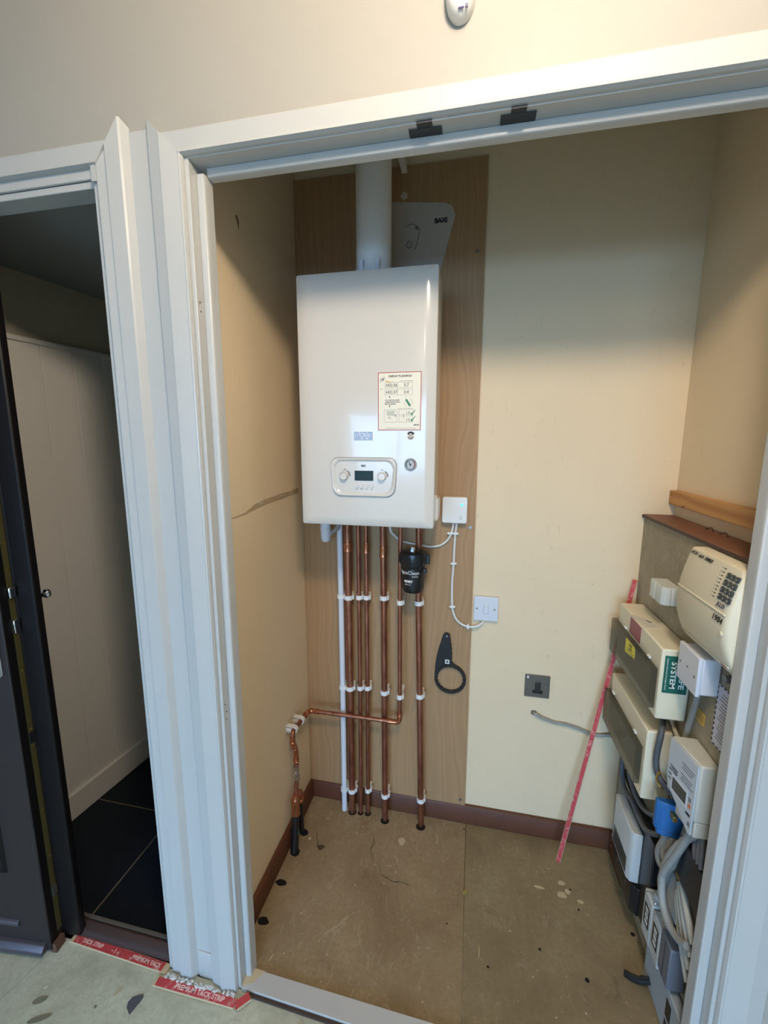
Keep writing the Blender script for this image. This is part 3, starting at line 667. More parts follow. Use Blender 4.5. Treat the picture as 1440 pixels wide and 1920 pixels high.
# instruction sticker
st = obj('instruction_sticker', B(.3553, .4757, BF-.0008, BF, 1.4985, 1.6545), M_PAPER, bo)
ys_ = BF-.0009
def bars(L, m, nm='printed_lines', par=st, y=ys_):
    bm = bmesh.new()
    for a in L: box(bm, a[0], a[1], y-.0003, y+.0002, a[2], a[3])
    o = obj(nm, bm, m, par); o['kind'] = 'stuff'; return o
bars([(.3553, .4757, 1.4985, 1.5003), (.3553, .4757, 1.6527, 1.6545), (.3553, .3571, 1.5003, 1.6527), (.4739, .4757, 1.5003, 1.6527)], M_REDINK, 'red_border')
text('DISPLAY FLASHING?', .0072, M_INK, st, FX, FZ, (.4170, ys_, 1.6435), bold=.0002, width=.064)
def fl4(x0, x1, z0, z1, t=.0004): return [(x0, x1, z0, z0+t), (x0, x1, z1-t, z1), (x0, x0+t, z0, z1), (x1-t, x1, z0, z1)]
bars(fl4(.375, .452, 1.613, 1.6275)+fl4(.375, .452, 1.5935, 1.6095)+[(.4105, .4109, 1.5935, 1.6275)]+fl4(.3725, .4095, 1.5205, 1.5545)+fl4(.4145, .4535, 1.5205, 1.5545)+[(.4145, .4535, 1.5370, 1.5374), (.4145, .4535, 1.5405, 1.5409)], M_GINK)
text('H02.06', .0125, M_INK, st, FX, FZ, (.3935, ys_, 1.6195), width=.031); text('0.7', .0125, M_INK, st, FX, FZ, (.4345, ys_, 1.6195), width=.013)
text('H02.07', .0125, M_INK, st, FX, FZ, (.3935, ys_, 1.6010), width=.031); text('0.4', .0125, M_INK, st, FX, FZ, (.4345, ys_, 1.6010), width=.013)
for i, s in enumerate(('PULL EASY-FILL LEVER', 'UNDER FRONT RIGHT', 'SIDE OF BOILER')):
    t_ = text(s, .0042, M_INK, st, FX, FZ, (.3955-(.0, -.001, .0055)[i], ys_, 1.5800-i*.0052), bold=.0001, width=(.040, .042, .031)[i])
text('1.0', .0105, M_INK, st, FX, FZ, (.4395, ys_, 1.5455), width=.009); text('1.5', .0105, M_INK, st, FX, FZ, (.4395, ys_, 1.5265), width=.009)
text('ERROR CODE', .0030, M_AMBER, st, FX, FZ, (.389, ys_, 1.6300), width=.020); text('LOW SYSTEM PRESSURE', .0030, M_GINK, st, FX, FZ, (.4345, ys_, 1.6305), width=.035)
text('OR', .0040, M_GINK, st, FX, FZ, (.3650, ys_, 1.6100)); text('CORRECT SYSTEM PRESSURE', .0028, M_GINK, st, FX, FZ, (.432, ys_, 1.5575), width=.042)
text('BAXI', .0052, M_INK, st, FX, FZ, (.4635, ys_, 1.5130), bold=.0002, width=.014)
text('Your display will return to normal once pressure is above the mark', .0026, M_GINK, st, FX, FZ, (.418, ys_, 1.5045), width=.086)
for i in range(4): bars([(.3790+(i % 2)*.002, .4035-(i % 2)*.002, 1.5490-i*.0033, 1.5500-i*.0033)], M_GREEN if i < 2 else M_GINK)
bars([(.3855, .3915, 1.5335, 1.5345), (.3855, .3865, 1.5305, 1.5345), (.3900, .3930, 1.5290, 1.5298)], M_INK)
bm = prism([(.4020, 1.5390), (.4065, 1.5410), (.4065, 1.5350)], 'y', ys_-.0003, ys_+.0002); obj('arrow_mark', bm, M_GINK, st)
for cz_ in (1.5885, 1.5640):
    obj('arrow_mark', prism([(.3870, cz_+.002), (.3895, cz_+.002), (.3895, cz_-.001), (.3882, cz_-.003), (.3870, cz_-.001)], 'y', ys_-.0003, ys_+.0002), M_INK, st)
obj('arrow_mark', B(.4265, .4275, ys_-.0003, ys_+.0002, 1.5320, 1.5430), M_INK, st)
obj('lever_picture', prism([(.4312, 1.5800), (.4358, 1.5835), (.4480, 1.5660), (.4432, 1.5620)], 'y', ys_-.0003, ys_+.0002), mat('leaf_green_ink', rgb(56, 130, 92), .5), st)
bm = bmesh.new(); arc(bm, .441, 1.572, .0115, .0109, -20, 70, ys_-.0003, ys_+.0002); arc(bm, .441, 1.572, .0115, .0109, 170, 240, ys_-.0003, ys_+.0002); box(bm, .4325, .4330, ys_-.0003, ys_+.0002, 1.5835, 1.5885); obj('drawn_line', bm, M_GINK, st)
for cz_ in (1.5470, 1.5300):
    obj('tick', prism([(.4465, cz_), (.4485, cz_-.0005), (.4498, cz_-.0035), (.4600, cz_+.0075), (.4610, cz_+.0070), (.4503, cz_-.0085), (.4490, cz_-.0085)], 'y', ys_-.0003, ys_+.0002), mat('leaf_green_ink', (1, 1, 1)), st)
bm = prism([(.3610, 1.6270), (.3745, 1.6340), (.3745, 1.6440), (.3610, 1.6385)], 'y', ys_-.0003, ys_+.0002); obj('thumbnail_drawing', bm, mat('pale_grey_ink', rgb(206, 200, 190), .6), st)
obj('thumbnail_detail', prism([(.3660, 1.6320), (.3710, 1.6345), (.3715, 1.6395), (.3665, 1.6365)], 'y', ys_-.0006, ys_), M_GINK, st)
obj('yellow_beam', prism([(.3740, 1.6335), (.3905, 1.6285), (.3800, 1.6275)], 'y', ys_-.0003, ys_+.0002), mat('pale_yellow_ink', rgb(232, 200, 110), .6), st)
fix(bo)

# condensate trap and fixings below the boiler
tr = thing('condensate_trap', 'pale round-ended condensate trap under the left end of the boiler', 'pipe trap')
obj('trap_cup', lathe([(.004, 1.118), (.013, 1.122), (.0172, 1.132), (.0178, 1.165), (.0188, 1.166), (.0188, 1.172), (.0178, 1.173), (.0172, 1.2275)], .121, -.100, 28), M_PWHITE, tr, smooth=True)
obj('trap_arm', tube(fillet([(.137, -.100, 1.150), (.155, -.075, 1.162), (.158, -.060, 1.185), (.158, -.060, 1.2275)], .015), .0085, 14), mat('translucent_grey_plastic', rgb(170, 160, 150), .45), tr, smooth=True)

# ------------------------------------------------ pipes
def clip(par, x, y, z, r, wall=YBd, m=None):
    """plastic C clip: band round the front of the pipe, two jaws and a foot on the board"""
    bm = bmesh.new(); ro, ri = r+.0036, r+.0004; h = .008; pts = []
    for i in range(13):
        a = math.radians(170+200*i/12); pts.append((x+ro*math.cos(a), y+ro*math.sin(a)))
    for i in range(13):
        a = math.radians(370-200*i/12); pts.append((x+ri*math.cos(a), y+ri*math.sin(a)))
    prism(pts, 'z', z-h, z+h, bm)
    box(bm, x-ro, x-ri+.0004, y, y+r+.003, z-h, z+h); box(bm, x+ri-.0004, x+ro+.003, y, y+r+.006, z-h, z+h)
    box(bm, x-ro*.8, x+ro*.8, y+r+.0006, wall-.0004, z-h, z+h)
    return obj('pipe_clip', bm, m or M_WPLAST, par)
def vpipe(name, label, cat, pts, r, m, clips, group=None, fittings=(), fr=None):
    t = thing(name, label, cat, group)
    obj('tube', tube(pts, r, 18), m, t, smooth=True)
    P = [Vector(p) for p in pts]
    def at(z):
        for a, b in zip(P[:-1], P[1:]):
            if (a.z-z)*(b.z-z) <= 0 and a.z != b.z: return a.lerp(b, (z-a.z)/(b.z-a.z))
        return P[0]
    for z in clips: q = at(z); clip(t, q.x, q.y, z, r)
    for z0, z1 in fittings:
        q = at(z0); e = fr or .0018
        obj('coupling', lathe([(r+.0003, z0-.0005), (r+e, z0), (r+e+.0006, z0+.003), (r+e, z0+.005), (r+e, z1-.005), (r+e+.0006, z1-.003), (r+e, z1), (r+.0003, z1+.0005)], q.x, q.y, 22), M_CUB, t, smooth=True)
    return t
vpipe('waste_pipe', 'white plastic condensate pipe, leftmost of the pipes down the board', 'waste pipe', [(.1560, -.052, 1.2275), (.1583, -.052, .90), (.1600, -.0515, .54), (.1605, -.0515, .002)], .0105, M_PWHITE, (.905, .540, .097))
vpipe('copper_pipe', 'thickest copper pipe, directly right of the white waste pipe', 'copper pipe', [(.1860, -.052, 1.2275), (.1875, -.052, .90), (.1892, -.052, .54), (.1935, -.0515, -.006)], .0128, M_CU, (.903, .5406, .098), 'copper pipes under the boiler', ((1.075, 1.108),))
vpipe('copper_pipe', 'thin dark copper pipe between the thickest pipe and its thin twin', 'copper pipe', [(.2255, -.052, 1.2275), (.2277, -.052, .90), (.2292, -.052, .54), (.2275, -.0485, -.006)], .0078, M_CU, (.906, .546), 'copper pipes under the boiler')
vpipe('copper_pipe', 'thin copper pipe with a bright coupling, third copper pipe from the left', 'copper pipe', [(.2548, -.052, 1.2275), (.2560, -.052, .90), (.2582, -.052, .55), (.2565, -.0455, -.006)], .0080, M_CU, (.908, .550, .106), 'copper pipes under the boiler', ((1.072, 1.112),))
vpipe('copper_pipe', 'medium copper pipe down the middle of the board, alone between gaps', 'copper pipe', [(.3155, -.055, 1.2275), (.3210, -.055, .90), (.3242, -.056, .54), (.3295, -.060, -.006)], .0112, M_CU, (.913, .543, .108), 'copper pipes under the boiler', ((1.062, 1.102),))
vpipe('copper_pipe', 'rightmost copper pipe, running down from the black filter canister', 'copper pipe', [(.4430, -.055, 1.2275), (.4473, -.055, .904), (.4569, -.055, .546), (.4705, -.055, -.006)], .0112, M_CU, (.904, .546, .112), 'copper pipes under the boiler')
# gas pipe
gp = thing('gas_pipe', 'copper gas pipe crossing in front of the others and down the left wall', 'gas pipe')
zc = .440
main = [(.3835, -.078, 1.2275), (.3840, -.078, .90), (.3862, -.078, .56), (.3862, -.078, zc+.002), (.030, -.078, zc-.001), (.030, -.232, .458), (.030, -.232, .400)]
obj('tube', tube(fillet(main, .022, 7)+[], .0078, 18), M_CU, gp, smooth=True)
clip(gp, .3842, -.078, .909, .0078); clip(gp, .3862, -.078, .547, .0078)
def sleeve(p, q, r, par=gp, nm='fitting', m=M_CUB):
    P, Q = Vector(p), Vector(q); d = (Q-P).normalized()
    pts = [P-d*.0005, P, P+d*.003, P+d*.004, Q-d*.004, Q-d*.003, Q, Q+d*.0005]
    return obj(nm, tube(pts, [r-.0012, r+.0008, r+.0010, r, r, r+.0010, r+.0008, r-.0012], 20), m, par, smooth=True)
obj('elbow', tube(fillet([(.3862, -.078, zc+.036), (.3862, -.078, zc+.002), (.348, -.078, zc+.001)], .022, 8), .0094, 18), M_CUB, gp, smooth=True)
sleeve((.3862, -.078, zc+.030), (.3862, -.078, zc+.042), .0098); sleeve((.356, -.078, zc+.001), (.342, -.078, zc+.001), .0098)
obj('elbow', tube(fillet([(.068, -.078, zc-.001), (.030, -.078, zc-.001), (.030, -.115, zc+.003)], .022, 8), .0094, 18), M_CUB, gp, smooth=True)
sleeve((.056, -.078, zc-.001), (.070, -.078, zc-.001), .0098); sleeve((.030, -.104, zc+.002), (.030, -.116, zc+.004), .0098)
for yy, zz in ((-.150, .4485), (-.212, .4555)):   # clips fixed to the side wall
    bm = bmesh.new(); ro, ri = .0118, .0082; pts = []
    for i in range(13):
        a = math.radians(-100+200*i/12); pts.append((.030+ro*math.cos(a), zz+ro*math.sin(a)))
    for i in range(13):
        a = math.radians(100-200*i/12); pts.append((.030+ri*math.cos(a), zz+ri*math.sin(a)))
    prism(pts, 'y', yy-.008, yy+.008, bm); box(bm, .0005, .030, yy-.008, yy+.008, zz+.008, zz+.0135); box(bm, .0005, .030, yy-.008, yy+.008, zz-.0118, zz-.008); box(bm, .0005, .021, yy-.008, yy+.008, zz-.010, zz+.010)
    obj('pipe_clip', bm, M_WPLAST, gp)
sleeve((.030, -.232, .440), (.030, -.232, .418), .0098)
off = catmull([(.030, -.232, .425), (.030, -.231, .412), (.030, -.222, .392), (.031, -.212, .372), (.031, -.210, .345), (.031, -.210, .325)], 6)
obj('offset_bend', tube(off, .0096, 18), M_CUB, gp, smooth=True)
sleeve((.0305, -.226, .402), (.031, -.218, .386), .0104); sleeve((.031, -.210, .338), (.031, -.210, .326), .0102)
obj('tube', tube([(.031, -.210, .33), (.031, -.214, .24), (.031, -.224, .185)], .0078, 16), M_CU, gp, smooth=True)
vb = obj('isolation_valve', lathe([(.0082, .256), (.0128, .258), (.0128, .268), (.0096, .270), (.0092, .280), (.0105, .283), (.0092, .287), (.0096, .296), (.0128, .298), (.0128, .309), (.0082, .311)], .031, -.2135, 6+14), M_CHROME, gp, smooth=True)
obj('slotted_screw', tube([(.031, -.2235, .2835), (.031, -.229, .2835)], .0055, 12), M_CHROME, vb, smooth=True)
obj('tee_fitting', lathe([(.0085, .206), (.0112, .204), (.0112, .196), (.0150, .190), (.0160, .187), (.0148, .182), (.0160, .178), (.0152, .172), (.0152, .136), (.0165, .132), (.0165, .126), (.0148, .124)], .0312, -.229, 24), M_CUB, gp, smooth=True)
obj('tee_branch', tube(fillet([(.031, -.229, .184), (.031, -.185, .186), (.031, -.185, .135)], .020, 8), .0112, 18), M_CUB, gp, smooth=True)
sleeve((.031, -.185, .160), (.031, -.185, .146), .0124); sleeve((.031, -.214, .184), (.031, -.205, .185), .0124)
bp = obj('coated_leg', tube([(.0312, -.229, .128), (.0330, -.243, .07), (.0350, -.262, .0008)], .0142, 18), M_BLACKP, gp, smooth=True); bp['label'] = 'black plastic coated lower length, nearer the room'
obj('green_mark', prism([(-.2505, .060), (-.2460, .078), (-.2425, .078), (-.2455, .056)], 'x', .0472, .0485), mat('green_print', rgb(30, 110, 84), .5), bp)
b2_ = obj('coated_leg', tube([(.031, -.185, .142), (.0315, -.185, .05), (.033, -.184, .0008)], .0095, 16), M_BLACKP, gp, smooth=True); b2_['label'] = 'black plastic coated lower length, nearer the back wall'

# ------------------------------------------------ magnetic filter
mf = thing('magnetic_filter', 'black magnetic filter canister with white lettering hanging on the right pipe', 'filter', loc=(.434, -.108, .97))
fx, fy = .434, -.110
obj('canister', lathe([(.020, .966), (.032, .968), (.0355, .975), (.0365, .985), (.0385, 1.030), (.0392, 1.052), (.0385, 1.056)], fx, fy, 48), M_BLACKP, mf, smooth=True)
cp_ = obj('cap', lathe([(.0388, 1.052), (.0430, 1.060), (.0462, 1.068), (.0472, 1.082), (.0472, 1.098), (.0450, 1.104), (.030, 1.108), (.012, 1.108)], fx, fy, 48), M_BLACKB, mf, smooth=True)
for i in range(10):
    a = 2*PI*i/10+.2; obj('cap_rib', tube([(fx+.0468*math.cos(a), fy+.0468*math.sin(a), 1.070), (fx+.0468*math.cos(a), fy+.0468*math.sin(a), 1.096)], .0028, 8), M_BLACKB, cp_, smooth=True)
obj('side_lug', B(fx+.040, fx+.056, fy-.012, fy+.012, 1.066, 1.098), M_BLACKB, mf, bevel=.003)
obj('side_tab', B(fx+.034, fx+.048, fy-.02, fy-.008, 1.038, 1.052), M_BLACKB, mf, bevel=.002)
obj('bleed_nut', lathe([(.0085, 1.107), (.0085, 1.116), (.0065, 1.118), (.0065, 1.122)], fx-.002, fy-.012, 6), M_CHROME, mf)
bm = tube([(fx, fy+.03, 1.085), (.446, -.062, 1.085)], .014, 16); obj('pipe_connection', bm, M_BLACKB, mf, smooth=True)
R_ = .0386
text('MagnaClean', .0165, M_WINK, mf, FX, FZ, (0, 0, 1.0400), wrap=(fx, fy, R_, -.42), width=.082)
text('MICRO2', .0068, M_WINK, mf, FX, FZ, (0, 0, 1.0275), wrap=(fx, fy, R_-.0003, .30), width=.020)
text('ADEY', .0105, M_WINK, mf, FX, FZ, (0, 0, 1.0100), bold=.0006, wrap=(fx, fy, R_-.0009, -.33), width=.034)
text('adey.com', .0050, M_WINK, mf, FX, FZ, (0, 0, .9995), wrap=(fx, fy, R_-.0013, -.36), width=.022)
fix(mf)

# ------------------------------------------------ receiver box with LED, cables
rb = thing('receiver_box', 'square white heating receiver with a green light, right of the boiler', 'receiver')
obj('housing', prism(rrect(.5205, .6050, 1.1925, 1.2825, .007, 5), 'y', -.0385, YBd-.0004), M_WPLAST, rb, bevel=.0025)
obj('indicator_light', prism(disc(.5865, 1.2570, .0042, 16), 'y', -.0394, -.0383), M_LED, rb)
bm = bmesh.new(); ring(bm, .5840, 1.2110, .0050, .0042, -.0390, -.0383, 20); box(bm, .5836, .5844, -.0390, -.0383, 1.216, 1.2215); obj('button_mark', bm, M_GINK, rb)
c_a = thing('white_cable', 'white cable curving from the receiver behind the filter to the boiler', 'cable')
obj('cable', tube(catmull([(.5610, -.022, 1.1925), (.5530, -.019, 1.153), (.540, -.019, 1.128), (.515, -.019, 1.1080), (.4780, -.019, 1.1015), (.4480, -.019, 1.1060), (.405, -.022, 1.1120), (.376, -.03, 1.122), (.357, -.045, 1.142), (.345, -.060, 1.165), (.342, -.075, 1.2275)], 6), .0040, 12), M_WCABLE, c_a, smooth=True)
obj('gland', lathe([(.010, 1.186), (.012, 1.19), (.012, 1.2005)], .342, -.075, 6), M_MIDGREY, c_a)
c_b = thing('white_cable', 'white cable dropping from the receiver and curving to the fused switch', 'cable')
obj('cable', tube(catmull([(.5710, -.022, 1.1925), (.5675, -.018, 1.155), (.5650, -.018, 1.10), (.5640, -.018, 1.04), (.5610, -.018, .975), (.5625, -.018, .905), (.5670, -.018, .868), (.580, -.018, .838), (.602, -.018, .8205), (.626, -.018, .8140), (.652, -.018, .8190), (.670, -.012, .8300), (.676, -.004, .8360)], 6), .0042, 12), M_WCABLE, c_b, smooth=True)
def cclip(par, x, z, horiz, r=.0044):
    bm = bmesh.new()
    if horiz: box(bm, x-.011, x+.011, -.0245, YBd-.0003, z-.004, z+.004)
    else: box(bm, x-.004, x+.004, -.0245, YBd-.0003, z-.010, z+.010)
    o = obj('cable_clip', bm, M_WPLAST, par, bevel=.002)
    obj('nail_head', prism(disc(x+(.009 if horiz else 0), z-(0 if horiz else .008), .0018, 10), 'y', -.0256, -.0243), M_ZINC, o)
cclip(c_b, .5680, 1.1530, True); cclip(c_a, .5500, 1.1530, True)
cclip(c_b, .5645, 1.0450, True); cclip(c_b, .5648, .8850, True); cclip(c_b, .6215, .8150, False)

# ------------------------------------------------ switches
def plate(name, label, cat, x0, x1, z0, z1, th, m, y0=-.0003, bev=.0015):
    t = thing(name, label, cat); obj('plate', prism(rrect(x0, x1, z0, z1, .002, 3), 'y', y0-th, y0), m, t, bevel=bev); return t
fs = plate('fused_switch', 'white square fused switch plate half beside the plywood edge', 'switch', .6400, .7235, .8400, .9285, .013, M_PWHITE)
yf = -.0133
obj('rocker', B(.6735, .6900, yf-.004, yf, .8680, .9000), M_PWHITE, fs, bevel=.0012)
bm = bmesh.new(); 
for a in ((.6715, .6735, .8660, .9020), (.6900, .6915, .8660, .9020), (.6735, .6900, .8660, .8680)): box(bm, a[0], a[1], yf-.0006, yf, a[2], a[3])
obj('rocker_surround', bm, mat('pale_shadow_plastic', rgb(196, 196, 204), .4), fs)
obj('fuse_mark', B(.6765, .6785, yf-.0046, yf-.0038, .893, .8975), M_FLAKE, fs); obj('fuse_mark', B(.6840, .6860, yf-.0046, yf-.0038, .893, .8975), M_FLAKE, fs)
for x in (.6500, .7105): screw(x, yf-.0004, .884, fs, .0035)
ms = plate('metal_switch', 'brushed metal switch plate with black rocker low on the cream wall', 'switch', .8285, .9135, .5640, .6490, .005, M_STEEL, bev=.0008)
obj('insert', B(.8560, .8900, -.0075, -.0053, .5800, .5925), M_BLACKP, ms, bevel=.0008); obj('rocker', B(.8635, .8820, -.0105, -.0053, .5900, .6220), mat('dark_metal_rocker', rgb(52, 54, 56), .3, metal=.4), ms, bevel=.0015)
for x in (.8420, .9000): screw(x, -.0056, .606, ms, .0026)
obj('white_tag', B(.8350, .8410, -.0060, -.0053, .6350, .6440), M_WINK, ms)

# filter key
fk = thing('filter_spanner', 'black plastic ring spanner hanging on the plywood below the receiver', 'spanner', loc=(.548, -.013, .78))
cx, cz = .5640, .6060
bm = bmesh.new(); ring(bm, cx, cz, .0575, .0475, -.0245, -.0135, 48); rg = obj('ring', bm, M_BLACKP, fk, bevel=.001)
bm = bmesh.new()
for i in range(20):
    a = 2*PI*i/20; prism([(cx+.0478*math.cos(a-.06), cz+.0478*math.sin(a-.06)), (cx+.0478*math.cos(a+.06), cz+.0478*math.sin(a+.06)), (cx+.0450*math.cos(a), cz+.0450*math.sin(a))], 'y', -.0240, -.0140, bm)
obj('ring_teeth', bm, M_BLACKP, rg)
hp = [(.5478, .7845), (.5400, .7825), (.5350, .7765), (.5325, .7690), (.5211, .7272), (.5140, .6950), (.5095, .6650), (.5068, .6180), (.5130, .6270), (.5200, .6420), (.5330, .6550), (.5480, .6625), (.5640, .6640), (.5800, .6620), (.5700, .6720), (.5672, .6800), (.5695, .6880), (.5672, .6960), (.5690, .7050), (.5660, .7130), (.5680, .7220), (.5648, .7300), (.5660, .7390), (.5622, .7470), (.5630, .7560), (.5592, .7640), (.5600, .7720), (.5560, .7810)]
obj('handle', prism(hp, 'y', -.0245, -.0135), M_BLACKP, fk, bevel=.0012)
lb = obj('square_tag', B(.5440, .5595, -.0255, -.0243, .6670, .6825), M_WINK, fk); 
bm = bmesh.new(); box(bm, .5475, .5560, -.0259, -.0254, .6708, .6790); obj('tag_print', bm, M_GINK, lb)
text('B', .006, M_INK, lb, FX, FZ, (.5517, -.0260, .6748))
obj('nail', tube([(.5480, -.0125, .7740), (.5480, -.0275, .7740)], .0032, 12), M_CHROME, fk, smooth=True)
fix(fk)

# grey cable out of the wall
gc = thing('grey_cable', 'grey cable from a hole in the cream wall to the fuse boards', 'cable')
obj('cable', tube(catmull([(.8650, .003, .5000), (.8720, -.012, .5010), (.8916, -.010, .4900), (.9120, -.008, .4830), (.9378, -.007, .4758), (.9737, -.007, .4740), (1.0187, -.007, .4640), (1.0500, -.007, .4540), (1.0780, -.008, .4490), (1.1080, -.012, .4550), (1.1350, -.035, .4720), (1.1520, -.08, .50), (1.1540, -.12, .548)], 6), .0052, 12), M_CABLE, gc, smooth=True)
obj('hole_edge', prism([(.8650+.010*math.cos(t)*random.uniform(.8, 1.1), .5005+.011*math.sin(t)*random.uniform(.8, 1.1)) for t in [2*PI*i/10 for i in range(10)]], 'y', -.0012, -.0003), mat('raw_plaster', rgb(120, 104, 84), .9), gc)

# red gripper rods
def m_grip():
    m, b = newmat('red_printed_gripper', .6); v = b.map((1, 1, 1))
    f = b.ramp(b.noise(v, 45, 6, .75, 1.), [(.54, K0), (.66, (.7,)*3)]); b.l(b.mix(f, rgb(188, 66, 70), rgb(222, 196, 184)), b.b.inputs['Base Color']); return m
M_GRIP = m_grip()
M_GWOOD = mat('gripper_bare_wood', rgb(206, 182, 146), .7, var=.1)
def rod(label, a, b, wdir, wd, thk, words=None, tsize=.012, bare=(0, 0), jg=.003):
    """a thin wooden strip from a to b; wdir is the direction of its width; the red printed face is on its upper side"""
    t = thing('gripper_rod', label, 'gripper rod', 'red carpet gripper rods')
    a, b = Vector(a), Vector(b); d = (b-a); L = d.length; d.normalize(); wv = Vector(wdir); wv = (wv-d*wv.dot(d)).normalized(); n = d.cross(wv)
    if n.z < 0 or (abs(n.z) < .3 and n.y > 0): n = -n
    def blk(s0, s1, w0, w1, h0, h1, nm, m, par, jag=0):
        bm = bmesh.new(); q = []
        for h in (h0, h1):
            for s, ww in ((s0, w0), (s1, w0), (s1, w1), (s0, w1)):
                q.append(bm.verts.new(a+d*(s+random.uniform(-jag, jag))+wv*ww+n*h))
        for f in ((0, 3, 2, 1), (4, 5, 6, 7), (0, 1, 5, 4), (1, 2, 6, 5), (2, 3, 7, 6), (3, 0, 4, 7)): bm.faces.new([q[i] for i in f])
        return obj(nm, bm, m, par)
    blk(0, L, -wd/2, wd/2, 0, thk, 'strip', M_GWOOD, t, jg)
    pf = blk(bare[0], L-bare[1], -wd/2+.0008, wd/2-.0008, thk, thk+.0004, 'printed_face', M_GRIP, t, jg)
    for i in range(int(L/.05)):
        p = a+d*(.025+i*.05)+wv*(wd*.18*(1 if i % 2 else -1)); obj('pin', tube([p+n*(thk-.001), p+n*(thk+.003)], .0007, 6), M_ZINC, t)
    if words:
        for s, pos in words: text(s, tsize, mat('pink_white_print', rgb(232, 196, 188), .6), t, d, wv if d.cross(wv).dot(n) > 0 else -wv, a+d*pos+n*(thk+.0006), bold=.0004)
    return t
rod('long red gripper rod leaning against the back wall beside the fuse boards', (.9645, -.0980, .003), (1.1500, -.012, 1.0250), (.9, -.45, -.2), .0145, .0055, jg=.0004)
rod('red gripper rod lying along the dark sill of the left doorway', (-.500, -.6545, .0008), (-.166, -.6625, .0008), (0, 1, 0), .022, .0055, (('TACK STRIP', .075), ('- 1 -', .155), ('PREMIUM TACK', .262)), .0135, (.014, .016))
rod('red gripper rod in front of the white casing between the two doorways', (-.182, -.6925, .0008), (.060, -.6900, .0008), (0, 1, 0), .021, .0055, (('PREMIUM TACK STRIP', .135),), .0150, (.006, 0))
rod('short broken end of red gripper rod at the corner of the white threshold board', (.064, -.699, .0075), (.090, -.6715, .0075), (-1, 1, 0), .020, .006)

# loose bits on the floor
bm = bmesh.new()
for i in range(90):
    x = random.uniform(-.168, .052); sz = random.uniform(.0012, .0048)
    v = bmesh.ops.create_icosphere(bm, subdivisions=1, radius=sz, matrix=Matrix.Translation((x, -.6765+random.uniform(-.005, .003), .0073+sz*.25)))
    sx_ = random.uniform(.6, 1.8)
    for q in v['verts']:
        q.co.x = x+(q.co.x-x)*sx_; q.co.z = .0073+(q.co.z-.0073)*.55
        q.co += Vector((random.uniform(-1, 1), random.uniform(-1, 1), random.uniform(0, .4)))*sz*.45
tag(obj('plaster_crumbs', bm, mat('white_plaster', rgb(206, 204, 200), .8)), 'lumpy strip of white plaster crumbs along the foot of the casing', 'debris', kind='stuff')
def bit(name, label, m, x, y, L, wd, h, an, z=.0006):
    c, s = math.cos(an), math.sin(an)
    pts = [(-L, -wd*.3), (-L*.3, -wd), (L*.8, -wd*.6), (L, wd*.2), (L*.2, wd), (-L*.7, wd*.7)]
    o = obj(name, prism([(x+a*c-b*s, y+a*s+b*c) for a, b in pts], 'z', z, z+h), m); tag(o, label, 'debris'); return o
bit('wood_splinter', 'thin pale wood splinter on the right half of the cupboard floor', M_SPL, .6875, -.4342, .018, .0013, .001, 1.5)
bit('dried_leaf', 'small crumpled yellowish leaf scrap on the joint of the cupboard floor', mat('dry_leaf', rgb(150, 136, 70), .8), .6430, -.2760, .009, .006, .004, .6)
bit('wood_chip', 'pale wood chip on the hall floor below the red rod', M_SPL, -.2650, -.7350, .011, .0035, .003, 1.1)
bit('plaster_flake', 'tiny white flake on the hall floor near the dark door', M_FLAKE, -.4650, -.7650, .005, .0022, .002, .8, z=.0)
bit('wood_splinter', 'pale splinter at the left edge of the cupboard floor above the threshold', M_SPL, .1020, -.5750, .010, .0016, .001, 1.3)
bit('plaster_flake', 'small white flake on the dark gap below the threshold board', M_FLAKE, .2400, -.6950, .007, .004, .003, .4, z=.0)
# ================================================================== METER BOARD ON THE RIGHT
EX = 1.162
eb = thing('meter_board', 'mottled grey backing board for the meters, with a reddish timber ledge on top', 'backing board')
obj('board', prism([(0.0-.0005, .0), (-.584, .0), (-.584, 1.2312), (-.0005, 1.2312)], 'x', EX, EX+.018), M_EB, eb)
obj('frame', B(EX+.018, W-.0004, -.584, -.0005, 0, 1.2312), mat('hidden_softwood', rgb(120, 96, 70), .7), eb)
lg = obj('ledge', prism([(-.0005, 1.2318), (-.584, 1.2318), (-.584, 1.2415), (-.0005, 1.2415)], 'x', EX-.006, W-.0004), M_CAPWOOD, eb, bevel=.002); lg['label'] = 'reddish brown stained timber ledge'
obj('ledge_edge', B(EX-.0075, EX-.006, -.583, -.001, 1.2322, 1.2402), M_CAPEDGE, eb)
for yy, a in ((-.235, .4), (-.30, 1.2)):
    obj('loose_thread', tube(catmull([(1.225, yy, 1.2420), (1.228, yy-.02, 1.250), (1.224, yy-.04, 1.2425)], 5), .0009, 6), M_HOLE, eb)
for z in (.052, .036):
    pass
bt = thing('timber_batten', 'orange pine batten fixed along the right wall above the meter board', 'batten')
obj('batten', B(W-.021, W-.0004, -.584, -.004, 1.2775, 1.3200), M_PINE, bt, bevel=.0015)
obj('knot', prism([(-.088, 1.2790), (-.100, 1.2850), (-.112, 1.2790)], 'x', W-.0215, W-.0208), mat('dark_knot', rgb(110, 62, 30), .5), bt)
for z in (1.294, 1.306): obj('nail', prism(disc(-.018, z, .0018, 8), 'x', W-.0216, W-.0208), mat('dark_knot', (1, 1, 1)), bt)
skb = struct('baseboard_right', B(EX-.0005+.0-.012, EX, -.150, -.0155, .0, .078), M_BROWNWOOD, 'short end of dark skirting below the meter board', 'skirting board', bevel=.002)
for y_, z_ in ((-.035, .064), (-.04, .045), (-.08, .055)): obj('paint_fleck', prism(disc(y_, z_, .0022, 8), 'x', EX-.0130, EX-.0124), M_FLAKE, skb)

